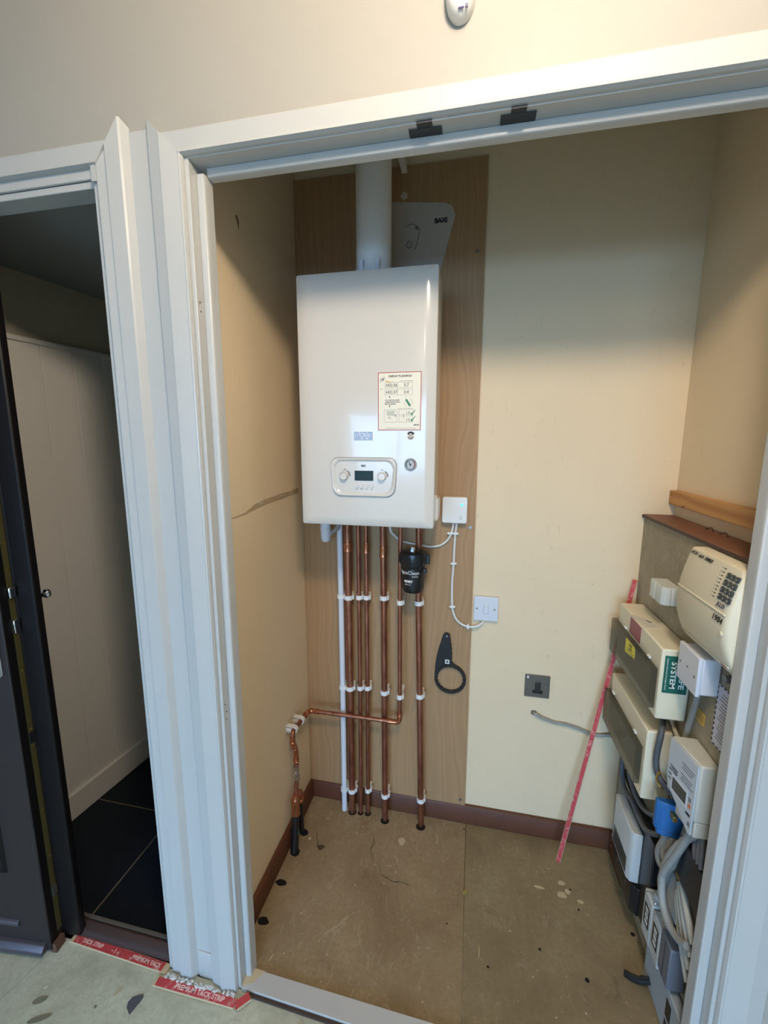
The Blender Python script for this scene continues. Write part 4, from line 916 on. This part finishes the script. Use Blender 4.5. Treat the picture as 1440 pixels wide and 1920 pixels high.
# junction box
jb = thing('junction_box', 'small white ribbed junction box beside the alarm panel', 'junction box')
obj('housing', prism([(EX-.0004, -.205), (1.124, -.205), (1.118, -.212), (1.118, -.240), (1.121, -.244), (1.118, -.248), (1.118, -.283), (1.124, -.290), (1.138, -.292), (1.140, -.289), (1.143, -.292), (EX-.0004, -.292)], 'z', 1.043, 1.092), mat('translucent_white_plastic', rgb(206, 210, 204), .35), jb, bevel=.0015)

# alarm panel: curved front, seam, keypad
al = thing('alarm_panel', 'cream curved alarm panel with a keypad and handwritten numbers', 'alarm panel', loc=(EX-.001, -.52, 1.00))
prof = [(EX-.0008, 1.2302), (1.1285, 1.2295), (1.1245, 1.2270), (1.1180, 1.2080), (1.1110, 1.1820), (1.1055, 1.1550), (1.1026, 1.1280), (1.1022, 1.1050), (1.1050, 1.0800), (1.1110, 1.0580), (1.1190, 1.0380), (1.1290, 1.0200), (1.1400, 1.0100), (EX-.0008, 1.0070)]
Y0, Y1 = -.398, -.6005
bm = bmesh.new(); R_ = []
for yy, k in ((Y0, .96), (Y0-.004, 1.), (Y1+.016, 1.), (Y1+.007, .97), (Y1+.002, .90), (Y1, .80)):
    R_.append([bm.verts.new((EX-.0008-(EX-.0008-x)*k, yy, 1.119+(z-1.119)*(1 if k > .95 else .985))) for x, z in prof])
n = len(prof); bm.faces.new(R_[0]); bm.faces.new(R_[-1][::-1])
for a, b in zip(R_[:-1], R_[1:]):
    for i in range(n): bm.faces.new((a[i], a[(i+1) % n], b[(i+1) % n], b[i]))
obj('cover', bm, M_CREAMP, al, smooth=True)
def ax(z):      # x of the curved face at height z
    for (x0, z0), (x1, z1) in zip(prof[1:-1], prof[2:]):
        if z1 <= z <= z0: return x0+(x1-x0)*(z0-z)/(z0-z1)
    return 1.11
def aface(nm, m, y0, y1, z0, z1, lift, par=al, round_=0., bev=0.):
    bm = bmesh.new(); zs = [z0+(z1-z0)*i/3 for i in range(4)]; A = []; Bq = []
    for z in zs:
        x = ax(z); A.append([bm.verts.new((x-lift, y0, z)), bm.verts.new((x-lift, y1, z))]); Bq.append([bm.verts.new((x+.001, y0, z)), bm.verts.new((x+.001, y1, z))])
    for i in range(3):
        bm.faces.new((A[i][0], A[i][1], A[i+1][1], A[i+1][0])); bm.faces.new((A[i][0], A[i+1][0], Bq[i+1][0], Bq[i][0])); bm.faces.new((A[i][1], Bq[i][1], Bq[i+1][1], A[i+1][1]))
    bm.faces.new((A[0][0], Bq[0][0], Bq[0][1], A[0][1])); bm.faces.new((A[3][0], A[3][1], Bq[3][1], Bq[3][0]))
    return obj(nm, bm, m, par, bevel=bev)
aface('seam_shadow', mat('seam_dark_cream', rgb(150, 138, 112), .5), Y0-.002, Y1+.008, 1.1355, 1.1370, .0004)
aface('seam_ridge', M_CREAMP, Y0-.002, Y1+.008, 1.1370, 1.1405, .0022, bev=.0008)
aface('lower_lip', M_CREAMP, Y0-.001, Y1+.008, 1.030, 1.034, .0016, bev=.0008)
# keypad 4 rows x 3
for r in range(4):
    for c in range(3):
        yk = -.5565-.0144*c; zk = 1.2150-.0142*r
        k = aface('key', M_KEY, yk, yk-.0105, zk-.0108, zk, .0028, bev=.0012)
        if r < 3 or c < 3:
            s = ('1', '2', '3', '4', '5', '6', '7', '8', '9', '*', '0', '#')[r*3+c]
            text(s, .0062, mat('pale_grey_key_print', rgb(170, 172, 168), .5), k, (0, -1, 0), (0, 0, 1), (ax(zk-.0055)-.0034, yk-.0052, zk-.0055))
bm_z = [1.2190-.0073*i for i in range(9)]
for i, z in enumerate(bm_z):
    aface('indicator_mark', M_INK, -.5380, -.5450, z-.0016, z, .0004)
    text(str(9-i), .0040, M_GINK, al, (0, -1, 0), FZ, (ax(z)-.0006, -.5330, z-.001))
def alt(s, size, y, z, width, m=M_INK, tilt=0., bold=.0004, shear=.2):
    x = ax(z); x2 = ax(z+.01); Yv = Vector((x2-x, 0, .01)); N = Vector((0, -1, 0)).cross(Yv).normalized()
    return text(s, size, m, al, (0, -1, tilt), Yv, Vector((x, y, z))+N*.0012, bold=bold, width=width, shear=shear, name='handwriting')
alt('0121', .0100, -.4190, 1.2190, .026, bold=.0001); alt('663', .0100, -.4480, 1.2180, .019, bold=.0001); alt('0903', .0105, -.4790, 1.2180, .029, bold=.0003)
alt('JLLD', .0120, -.5730, 1.1520, .028, M_BINK if False else mat('navy_ink', rgb(60, 62, 96), .6), bold=.0001)
alt('1984', .0180, -.5720, 1.1240, .034, bold=.0001)
obj('fixing_screw', tube([(ax(1.100)+.002, -.5880, 1.100), (ax(1.100)-.0018, -.5880, 1.100)], .0050, 14), M_CREAMP, al, smooth=True)
aface('red_mark', M_REDINK, -.560, -.578, 1.0230, 1.0290, .0004)
fix(al)

# consumer units with smoked lids
def cu_box(name, label, y0, y1, z0, z1, xf, parts):
    t = thing(name, label, 'fuse board', 'fuse boards on the meter board', loc=(EX-.0006, (y0+y1)/2, z0))
    obj('housing', B(xf, EX-.0006, y1, y0, z0, z1), M_CREAMP, t, bevel=.004, segs=2)
    return t
u1 = cu_box('fuse_board', 'upper cream fuse board with yellow sticker and green label', -.072, -.388, .778, .966, 1.092, 0)
lid = obj('lid', B(1.0765, 1.0915, -.3780, -.058, .8000, .9080), M_SMOKE, u1, bevel=.002)
for yy in (-.135, -.315): obj('hinge', tube([(1.090, yy, .9130), (1.090, yy-.014, .9130)], .0035, 10), M_WPLAST, lid, smooth=True)
yk = obj('warning_label', prism([(-.195, .900), (-.199, .905), (-.262, .9050), (-.268, .898), (-.268, .874), (-.199, .862), (-.195, .866)], 'x', 1.0757, 1.0763), M_YEL, u1); yk['label'] = 'yellow warning label'
text('TEST', .0100, M_INK, yk, (0, -1, 0), FZ, (1.0755, -.236, .8965), width=.022); text('DATE', .0080, M_INK, yk, (0, -1, 0), FZ, (1.0755, -.236, .8860), width=.018)
bm = bmesh.new()
for i in range(2): box(bm, 1.0753, 1.0757, -.262, -.206, .8725+i*.0055, .8735+i*.0055)
obj('label_lines', bm, M_GREEN, yk)
rp = obj('red_plate', B(1.0905, 1.0925, -.252, -.172, .9130, .9600), M_REDPL, u1, bevel=.001)
obj('tape_piece', prism([(1.091, -.170), (1.120, -.200), (1.140, -.262), (1.096, -.262)], 'z', .9663, .9668), M_SMOKE if False else mat('clear_tape', rgb(222, 214, 200), .12, coat=.6), u1)
obj('scorch_mark', prism([(1.118, -.205), (1.124, -.212), (1.130, -.220), (1.122, -.226), (1.117, -.218)], 'z', .9664, .9670), M_GINK, u1)
gl = obj('green_label', B(1.1000, 1.1540, -.3892, -.3883, .8520, .9500), M_GREEN, u1); gl['label'] = 'green label with white lettering read downwards'
XN = (0, 0, -1); YN = (1, 0, 0)
text('SYSTEM', .0170, M_WINK, gl, XN, YN, (1.1205, -.3896, .9000), width=.070, bold=.0003)
text('SAFE', .0170, M_WINK, gl, XN, YN, (1.1400, -.3896, .8900), width=.050, bold=.0003)
text('Superior Domestic Switchgear Board', .0042, M_WINK, gl, XN, YN, (1.1060, -.3896, .9020), width=.084)
fix(u1)
u2 = cu_box('fuse_board', 'lower cream fuse board with a plain smoked lid and cable through it', -.064, -.358, .520, .722, 1.092, 0)
lid = obj('lid', B(1.0745, 1.0915, -.3440, -.060, .5520, .6640), M_SMOKE, u2, bevel=.002)
for yy in (-.09, -.28): obj('hinge', tube([(1.090, yy, .6690), (1.090, yy-.014, .6690)], .0035, 10), M_WPLAST, lid, smooth=True)
fix(u2)

# white switched outlet box
sb = thing('spur_box', 'bluish white blank spur box with two screws beside the green label', 'spur box', loc=(EX-.0006, -.46, .92))
obj('back_box', B(1.1235, EX-.0006, -.5030, -.4180, .9170, 1.0020), M_PWHITE, sb, bevel=.004)
obj('front_plate', B(1.1150, 1.1240, -.5060, -.4150, .9150, 1.0050), M_PWHITE, sb, bevel=.002)
for yy, zz in ((-.428, .960), (-.494, .956)): obj('screw', prism(disc(yy, zz, .0034, 12), 'x', 1.1142, 1.1152), M_ZINC, sb)
obj('centre_slot', B(1.1144, 1.1151, -.464, -.457, .962, .964), M_INK, sb)
fix(sb)
ct = thing('cable_gland', 'small dark round cable entry between spur box and alarm panel', 'cable gland'); obj('stub', tube([(EX-.0006, -.545, .985), (EX-.018, -.545, .985)], .0085, 14), M_MIDGREY, ct, smooth=True)

# labels and papers on the board
nt_ = thing('notice_sheet', 'lilac white printed notice with a dashed black border on the meter board', 'notice')
obj('sheet', B(EX-.0018, EX-.0006, -.580, -.500, .812, .952), M_PAPERB, nt_)
bm = bmesh.new()
for i in range(11): box(bm, EX-.0022, EX-.0017, -.5035, -.500, .816+i*.0125, .8225+i*.0125)
for i in range(6): box(bm, EX-.0022, EX-.0017, -.508-i*.013-.007, -.508-i*.013, .812, .8150); box(bm, EX-.0022, EX-.0017, -.508-i*.013-.007, -.508-i*.013, .949, .952)
obj('dashed_border', bm, M_INK, nt_)
bm = bmesh.new()
for i in range(15): box(bm, EX-.0022, EX-.0017, -.578, -.512-.004*(i % 3), .830+i*.0075, .8315+i*.0075)
obj('printed_lines', bm, M_GINK, nt_)['kind'] = 'stuff'
yl = thing('amber_label', 'small amber printed label on the grey meter board below the spur box', 'label')
obj('label', prism([(-.426, .850), (-.466, .850), (-.466, .822), (-.452, .818), (-.426, .822)], 'x', EX-.0014, EX-.0006), M_AMBER, yl)
bm = bmesh.new()
for i in range(4): box(bm, EX-.0018, EX-.0013, -.462, -.430, .826+i*.0055, .8275+i*.0055)
obj('printed_lines', bm, M_GINK, yl)['kind'] = 'stuff'
bl = thing('cover_plate', 'dark rectangular cover on the meter board behind the electricity meter', 'cover'); obj('plate', prism(rrect(-.455, -.405, .640, .715, .008, 4), 'x', EX-.020, EX-.0006), mat('slate_grey_plastic', rgb(78, 82, 88), .5), bl, bevel=.002)

# electricity meter
mt = thing('electricity_meter', 'grey electricity meter with a display, below the notice sheet', 'meter', loc=(EX-.0006, -.49, .62))
XF = 1.108
obj('housing', prism([(EX-.0006, -.448), (XF, -.448), (XF+.016, -.548), (EX-.0006, -.548)], 'z', .640, .779), M_CREAMP if False else mat('meter_grey_plastic', rgb(196, 194, 184), .45), mt, bevel=.004)
obj('terminal_cover', prism([(EX-.0006, -.478), (XF+.010, -.478), (XF+.019, -.546), (EX-.0006, -.546)], 'z', .600, .6395), mat('meter_grey_plastic', (1, 1, 1)), mt, bevel=.003)
sl = Vector((.016, -.100, 0)).normalized(); NX = Vector((0, 0, 1)).cross(sl)
def mf_(nm, m, s0, s1, z0, z1, lift=.0008, par=None):
    """flat piece on the slightly turned front face of the meter; s runs from its far edge towards the room"""
    o = Vector((XF, -.448, 0)); bm = bmesh.new(); n_ = Vector((-sl.y, sl.x, 0)); n_ = n_ if n_.x < 0 else -n_; vs = []
    for l in (0.0, lift):
        for s, z in ((s0, z0), (s1, z0), (s1, z1), (s0, z1)): vs.append(bm.verts.new(o+sl*s+n_*l+Vector((0, 0, z))))
    for f in ((0, 3, 2, 1), (4, 5, 6, 7), (0, 1, 5, 4), (1, 2, 6, 5), (2, 3, 7, 6), (3, 0, 4, 7)): bm.faces.new([vs[i] for i in f])
    return obj(nm, bm, m, par or mt)
# face plate with a curved lower edge
o_ = Vector((XF, -.448, 0)); n_ = Vector((-.9875, -.158, 0))
bm = bmesh.new(); prf = [(.002, .776), (.099, .776), (.099, .606), (.090, .604), (.070, .618), (.045, .636), (.020, .650), (.008, .662), (.003, .680)]
A = [bm.verts.new(o_+sl*s+n_*.0005+Vector((0, 0, z))) for s, z in prf]; Bq = [bm.verts.new(o_+sl*s+n_*.004+Vector((0, 0, z))) for s, z in prf]
bm.faces.new(A); bm.faces.new(Bq[::-1])
for i in range(len(prf)): bm.faces.new((A[i], Bq[i], Bq[(i+1) % len(prf)], A[(i+1) % len(prf)]))
fpz = obj('face_plate', bm, mat('light_blue_grey_plastic', rgb(190, 196, 202), .4), mt, bevel=.001)
o_save = o_
def mp(nm, m, s0, s1, z0, z1): 
    bm = bmesh.new(); vs = []
    for l in (.0038, .0046):
        for s, z in ((s0, z0), (s1, z0), (s1, z1), (s0, z1)): vs.append(bm.verts.new(o_+sl*s+n_*l+Vector((0, 0, z))))
    for f in ((0, 3, 2, 1), (4, 5, 6, 7), (0, 1, 5, 4), (1, 2, 6, 5), (2, 3, 7, 6), (3, 0, 4, 7)): bm.faces.new([vs[i] for i in f])
    return obj(nm, bm, m, fpz)
mp('display_frame', M_PWHITE, .022, .078, .655, .697); mp('display', mat('meter_display', rgb(62, 66, 62), .2), .0265, .0745, .661, .690).location = tuple(n_*.0006)
for i in range(7): mp('printed_line', M_GINK, .050+.003*(i % 2), .092-.004*(i % 3), .7480-i*.0068, .7496-i*.0068) if i not in (3,) else None
for i in range(4): mp('printed_line', M_INK, .012+i*.004, .040-.003*(i % 2), .712-i*.004, .7135-i*.004)
for i in range(3): mp('printed_line', M_GINK, .010, .019, .700-i*.012, .704-i*.012)
mp('orange_button', mat('orange_plastic', rgb(214, 110, 70), .5), .083, .091, .664, .673); mp('round_port', M_MIDGREY, .083, .090, .678, .688); mp('slot', M_INK, .079, .092, .644, .650); mp('slot', M_MIDGREY, .088, .095, .622, .632)
fix(mt)

# blue terminal block
bb = thing('terminal_block', 'blue plastic terminal block tucked under the electricity meter', 'terminal block', loc=(EX-.0006, -.44, .50))
obj('block', prism([(1.098, -.425), (1.098, -.436), (1.112, -.4445), (EX-.0006, -.452), (EX-.0006, -.425)], 'z', .512, .590), M_BLUE, bb, bevel=.002)
obj('lower_cover', prism([(1.104, -.428), (1.104, -.438), (1.114, -.4435), (EX-.002, -.450), (EX-.002, -.428)], 'z', .498, .512), M_BLUE, bb, bevel=.002)
obj('brass_clip', B(1.1240, 1.1340, -.4660, -.4440, .560, .575), M_BRASS, bb, bevel=.001)
fix(bb)

# lower fuse box: pale cover on a black base
lf = thing('main_switch_box', 'pale grey switch box with a dark window on a wide black base', 'switch box', loc=(EX-.0006, -.25, .10))
obj('black_base', B(1.1350, EX-.0006, -.372, -.085, .110, .395), M_BLACKB, lf, bevel=.003)
obj('lower_trim', prism([(1.134, -.120), (1.118, -.150), (1.118, -.300), (1.132, -.318), (1.150, -.318), (1.150, -.120)], 'z', .098, .188), M_BLACKB, lf, bevel=.002)
obj('cover', prism([(1.1348, -.157), (1.106, -.157), (1.105, -.290), (1.112, -.303), (1.1348, -.306)], 'z', .195, .357), M_GREYP, lf, bevel=.003)
obj('window', B(1.1040, 1.1060, -.284, -.170, .204, .256), mat('dark_window_plastic', rgb(62, 68, 70), .25), lf, bevel=.001)
for yy, zz in ((-.190, .150), (-.262, .150)): obj('screw', prism(disc(yy, zz, .0038, 12), 'x', 1.1172, 1.1184), M_ZINC, lf)
fix(lf)

# service fuse carriers with black labels
def carrier(label, y0, y1, z0, z1, zl):
    t = thing('service_fuse', label, 'fuse carrier', 'grey service fuses low on the meter board', loc=(EX-.0006, (y0+y1)/2, z0))
    obj('housing', B(1.1225, EX-.0006, y1, y0, z0, z1), M_GREYP, t, bevel=.004)
    yc = (y0+y1)/2
    lb = obj('black_label', B(1.1213, 1.1224, yc-.015, yc+.013, zl, zl+.062), M_BLACKP, t)
    bm = bmesh.new()
    for a in ((.008, .018), (.024, .027), (.030, .036), (.042, .045), (.049, .056)): box(bm, 1.1209, 1.1214, yc-.010, yc+.006, zl+a[0], zl+a[1])
    obj('label_print', bm, M_WINK, lb)
    obj('sealing_wire', tube(catmull([(1.121, y0-.012, z1+.001), (1.135, y0-.02, z1+.006), (1.145, yc, z1+.001), (1.135, y1+.012, z1+.005), (1.128, y1+.006, z1-.006)], 5), .0009, 6), M_CHROME, t)
    obj('cable_gland', lathe([(.012, z1-.001), (.012, z1+.008), (.009, z1+.010)], 1.147, yc, 16), M_GREYP, t, smooth=True)
    fix(t); return t
carrier('grey service fuse with a black label, nearer the black based switch box', -.3745, -.4260, .135, .266, .175)
carrier('grey service fuse with a black label, second along towards the door frame', -.4290, -.4790, .140, .262, .178)
mg = thing('cutout_block', 'mid grey plastic cutout block right of the two labelled fuses', 'cutout'); obj('block', B(1.1215, EX-.0006, -.5330, -.4820, .160, .275), mat('slate_blue_grey_plastic', rgb(104, 108, 118), .45), mg, bevel=.003)
obj('split_line', B(1.1208, 1.1218, -.508, -.507, .165, .270), M_INK, mg)
sp_ = thing('cable_shroud', 'long pale grey casing at floor level under the fuses', 'casing')
obj('casing', B(1.1380, EX-.0006, -.580, -.385, .0006, .1340), mat('bluish_grey_casing', rgb(168, 178, 186), .5), sp_, bevel=.003)
obj('dark_slot', B(1.1370, 1.1384, -.535, -.512, .060, .110), M_BLACKB, sp_); obj('dark_slot', B(1.1370, 1.1384, -.540, -.512, .020, .048), M_BLACKB, sp_)
mpb = thing('metal_plate', 'pale metal cable guard above the service fuses', 'cable guard'); obj('plate', B(EX-.006, EX-.0006, -.470, -.395, .275, .385), M_GREYP, mpb, bevel=.001)
dk = thing('black_device', 'black bakelite block under the electricity meter near the door frame', 'relay'); obj('body', B(1.136, EX-.0006, -.582, -.478, .435, .545), M_BLACKB, dk, bevel=.003)
obj('brass_tab', B(1.1345, 1.1362, -.500, -.485, .436, .446), M_BRASS, dk); obj('brown_side', B(1.145, 1.1605, -.4778, -.470, .400, .510), mat('brown_bakelite', rgb(70, 44, 34), .4), dk)
# cables
def cable(label, pts, r, m=M_CABLE, group='grey cables on the meter board'):
    t = tag(obj('grey_cable' if m is not M_CABLED else 'dark_cable', tube(catmull(pts, 6), r, 12), m, smooth=True), label, 'cable', group); return t
X1 = EX-.010
cable('thick grey cable hanging between the two fuse boards and curving down to the meter', [(1.150, -.300, .776), (1.150, -.300, .740), (1.118, -.372, .735), (1.112, -.375, .66), (1.118, -.385, .615), (1.135, -.41, .60), (1.145, -.43, .59)], .0075, M_CABLED)
cable('grey cable running down from the spur box towards the meter', [(1.150, -.452, .9165), (1.150, -.447, .885), (1.151, -.436, .84), (1.152, -.424, .800), (1.152, -.416, .76), (1.152, -.41, .72)], .0065)
cable('pale cable curving out behind the upper fuse board', [(X1, -.330, .7760), (X1, -.345, .748), (X1, -.375, .732), (X1, -.41, .728), (X1, -.440, .733)], .005, mat('aged_white_cable', rgb(196, 188, 170), .5))
cable('dark cable from the lower fuse board sagging to the blue block, upper of the two', [(1.145, -.12, .5195), (1.135, -.14, .47), (1.130, -.20, .435), (1.132, -.265, .425), (1.137, -.32, .445), (1.140, -.37, .49), (1.142, -.418, .535)], .0068, M_CABLED)
cable('dark cable sagging from the lower fuse board over the black base', [(1.148, -.10, .5195), (1.128, -.12, .44), (1.122, -.165, .395), (1.122, -.235, .405), (1.125, -.29, .395), (1.128, -.335, .405), (1.132, -.385, .445), (1.135, -.42, .497)], .0072, M_CABLED)
cable('grey loop hanging from the blue block, outermost of the bundle', [(1.130, -.432, .498), (1.128, -.425, .465), (1.126, -.413, .425), (1.128, -.420, .400), (1.132, -.440, .402), (1.135, -.465, .440), (1.136, -.485, .500), (1.140, -.500, .560), (1.145, -.505, .597)], .0085)
cable('grey loop hanging from the blue block, inner of the bundle', [(1.140, -.440, .498), (1.136, -.436, .470), (1.130, -.428, .445), (1.130, -.438, .425), (1.136, -.455, .440), (1.142, -.468, .48), (1.146, -.480, .55), (1.150, -.484, .598)], .0078)
cable('grey cable dropping straight from the meter into the nearer fuse', [(1.140, -.520, .599), (1.132, -.510, .555), (1.125, -.492, .495), (1.118, -.470, .43), (1.122, -.452, .37), (1.135, -.452, .31), (1.147, -.454, .272)], .0085)
cable('grey cable dropping into the further labelled fuse', [(1.150, -.445, .498), (1.148, -.436, .44), (1.148, -.424, .38), (1.150, -.410, .33), (1.147, -.400, .276)], .0085)
cable('grey cable sweeping across behind the fuses towards the door frame', [(1.145, -.530, .599), (1.130, -.500, .54), (1.120, -.475, .47), (1.118, -.462, .405), (1.116, -.478, .352), (1.118, -.510, .330), (1.124, -.545, .330), (1.130, -.575, .35)], .0085)
for i in range(4):
    cable('pale grey cable fanning down to the door frame, %s of four' % ('uppermost', 'second', 'third', 'lowest')[i], [(1.150, -.478+.001*i, .430-i*.022), (1.146, -.500, .420-i*.028), (1.142, -.530, .400-i*.032), (1.140, -.560, .378-i*.034), (1.138, -.582, .365-i*.035)], .0075, mat('pale_grey_cable', rgb(176, 176, 168), .5))
for i in range(3):
    cable('short dark grey cable tail under the meter near the door frame, %s of three' % ('left', 'middle', 'right')[i], [(1.150, -.515-i*.012, .599), (1.146, -.523-i*.014, .578), (1.140, -.535-i*.014, .560), (1.138, -.548-i*.011, .548)], .0055, M_CABLED)
bw = tag(obj('earth_clamp', tube(fillet([(1.112, -.400, .640), (1.100, -.412, .628), (1.106, -.424, .617), (1.118, -.416, .607)], .006), .0028, 8), M_BRASS, smooth=True), 'small brass clamp on the grey cable beside the meter', 'clamp')
tag(obj('cable_stub', tube(catmull([(1.138, -.425, .030), (1.118, -.420, .016), (1.100, -.412, .009), (1.086, -.402, .004)], 5), .0085, 12), M_BLACKB, smooth=True), 'black cable stub entering the floor beside the casing', 'cable')

# ================================================================== DOOR FRAME ITEMS
def tape(label, x, yv0, yv1, yb0, yb1, wv, wb, sk):
    t = thing('black_tape', label, 'tape', 'black tape on the head of the frame')
    z = 2.0103
    obj('strip', prism([(x-wv, yv0), (x+wv, yv0+sk), (x+wv, yb1+sk), (x-wv, yb1)], 'z', z-.0011, z-.0003), M_TAPE, t)
    obj('strip', prism([(x-wv, 2.0085), (x+wv, 2.0085), (x+wv, 2.0122), (x-wv, 2.0122)], 'y', -.6578, -.6566), M_TAPE, t)
    pts = [(x-wb, yb1), (x+wb, yb1+sk), (x+wb, yb0+sk), (x-wb, yb0)]
    obj('strip', prism(pts, 'z', z-.0018, z-.0010), M_TAPE, t)
tape('T-shaped black tape on the underside of the door head, left one', .5176, -.6570, -.640, -.6235, -.6440, .0135, .0290, .001)
tape('T-shaped black tape on the underside of the door head, right one', .6750, -.6570, -.640, -.6235, -.6460, .0125, .0290, .001)
ps = thing('motion_sensor', 'small white rounded wall sensor above the cupboard opening', 'sensor', loc=(.574, YF, 2.145))
bm = bmesh.new(); R_ = []
for y_, k in ((YF-.0006, .98), (YF-.012, 1.), (YF-.020, .94), (YF-.027, .80), (YF-.031, .55), (YF-.0325, .2)):
    R_.append([bm.verts.new((.5745+.0245*k*math.cos(t), y_, 2.190+.0+(.045*k)*math.copysign(abs(math.sin(t))**.8, math.sin(t)))) for t in [2*PI*i/40 for i in range(40)]])
bm.faces.new(R_[0]); bm.faces.new(R_[-1][::-1])
for a, b in zip(R_[:-1], R_[1:]):
    for i in range(40): bm.faces.new((a[i], a[(i+1) % 40], b[(i+1) % 40], b[i]))
obj('housing', bm, M_WPLAST, ps, smooth=True)
bm = bmesh.new(); box(bm, .572, .581, YF-.0265, YF-.0250, 2.1500, 2.1518); box(bm, .5835, .5850, YF-.0265, YF-.0240, 2.1505, 2.1550); box(bm, .5860, .5872, YF-.0265, YF-.0240, 2.1505, 2.1550)
obj('purple_mark', bm, M_PURPLE, ps)
fix(ps)

# dark door leaf, opened into the hall, free edge with lock strip towards the viewer
dl = thing('door_1', 'dark brown panelled door standing ajar with its lock edge towards the viewer', 'door', kind='structure')
piv = Vector((-.522, -.70, 0)); an = math.radians(6.)
TM = Matrix.Translation(piv) @ Matrix.Rotation(an, 4, 'Z')
def dobj(nm, bm, m, par=None, **k):
    bmesh.ops.transform(bm, matrix=TM, verts=bm.verts[:]); return obj(nm, bm, m, par or dl, **k)
DT = 2.02
dobj('leaf', B(-.78, 0, 0, .040, .012, DT), M_DOOR, bevel=.003)
dobj('edge_face', B(-.004, .0012, .003, .024, .012, DT), M_DOORK)
dobj('lock_strip', B(-.002, .0022, .0245, .0385, .05, DT-.02), M_OLIVE)
dobj('overlap_flange', prism([(-.78, .040), (.003, .040), (.003, .043), (.052, .043), (.055, .047), (.055, .063), (.050, .067), (-.78, .067)], 'z', .014, DT), M_DOORK, bevel=.002)
ls_ = [c for c in dl.children if c.name.startswith('lock_strip')][0]
for z in (1.215, 1.145, 1.09, 1.0, .87, .70, .65, .45, .30, .17): dobj('strip_screw', tube([(.0018, .0315, z), (.0036, .0315, z)], .0028, 10), M_BRASS, ls_)
dobj('latch', B(.0015, .0100, .022, .040, 1.070, 1.100), M_CHROME, bevel=.003)
dobj('latch', B(.0015, .0080, .024, .0385, .975, 1.012), M_CHROME, bevel=.002)
dobj('lock_case', B(.0015, .0050, .0245, .0385, .66, .69), M_BLACKB); dobj('lock_case', B(.0015, .0050, .0245, .0385, .17, .20), M_ZINC)
bmk = tube([(.050, .067, 1.066), (.050, .078, 1.066)], .006, 12); dobj('knob_stem', bmk, M_CHROME, smooth=True)
dobj('knob', tube([(.050, .076, 1.066), (.050, .079, 1.066), (.050, .086, 1.066), (.050, .089, 1.066)], [.008, .0115, .0115, .008], 16), M_CHROME, smooth=True)
# raised mouldings of the outer face
def frame2(x0, x1, z0, z1, wdt, y0, m, nm):
    bm = bmesh.new()
    o_ = [(x0, z0), (x1, z0), (x1, z1), (x0, z1)]; i_ = [(x0+wdt, z0+wdt), (x1-wdt, z0+wdt), (x1-wdt, z1-wdt), (x0+wdt, z1-wdt)]; md = [(x0+wdt*.4, z0+wdt*.4), (x1-wdt*.4, z0+wdt*.4), (x1-wdt*.4, z1-wdt*.4), (x0+wdt*.4, z1-wdt*.4)]
    A = [[bm.verts.new((x, y, z)) for x, z in L] for L, y in ((o_, .001), (md, y0), (i_, .001))]
    for a, b in zip(A[:-1], A[1:]):
        for i in range(4): bm.faces.new((a[i], a[(i+1) % 4], b[(i+1) % 4], b[i]))
    return dobj(nm, bm, m)
frame2(-.70, -.098, .265, .80, .022, -.008, M_DOORK, 'moulding'); frame2(-.70, -.098, 1.12, 1.90, .022, -.008, M_DOORK, 'moulding')
dobj('panel', B(-.66, -.135, -.004, .002, .305, .765), M_DOOR, bevel=.003)
wb_ = dobj('lower_moulding', prism([(.002, .108), (-.005, .104), (-.007, .098), (-.004, .088), (.002, .084)], 'x', -.70, -.088), M_WBAR, bevel=.001)
wb2 = dobj('weather_bar', prism([(.002, .040), (-.008, .038), (-.018, .026), (-.019, .014), (.002, .014)], 'x', -.78, -.012), M_WBAR, bevel=.0015)
dobj('handle_plate', prism(rrect(-.060, -.0135, .868, 1.10, .012, 5), 'y', -.006, .001), M_CHROME, bevel=.001)
dobj('packer', B(-.004, .012, .004, .034, .0008, .030), mat('brown_wood_packer', rgb(96, 66, 50), .7))
print('objects', len(bpy.data.objects))
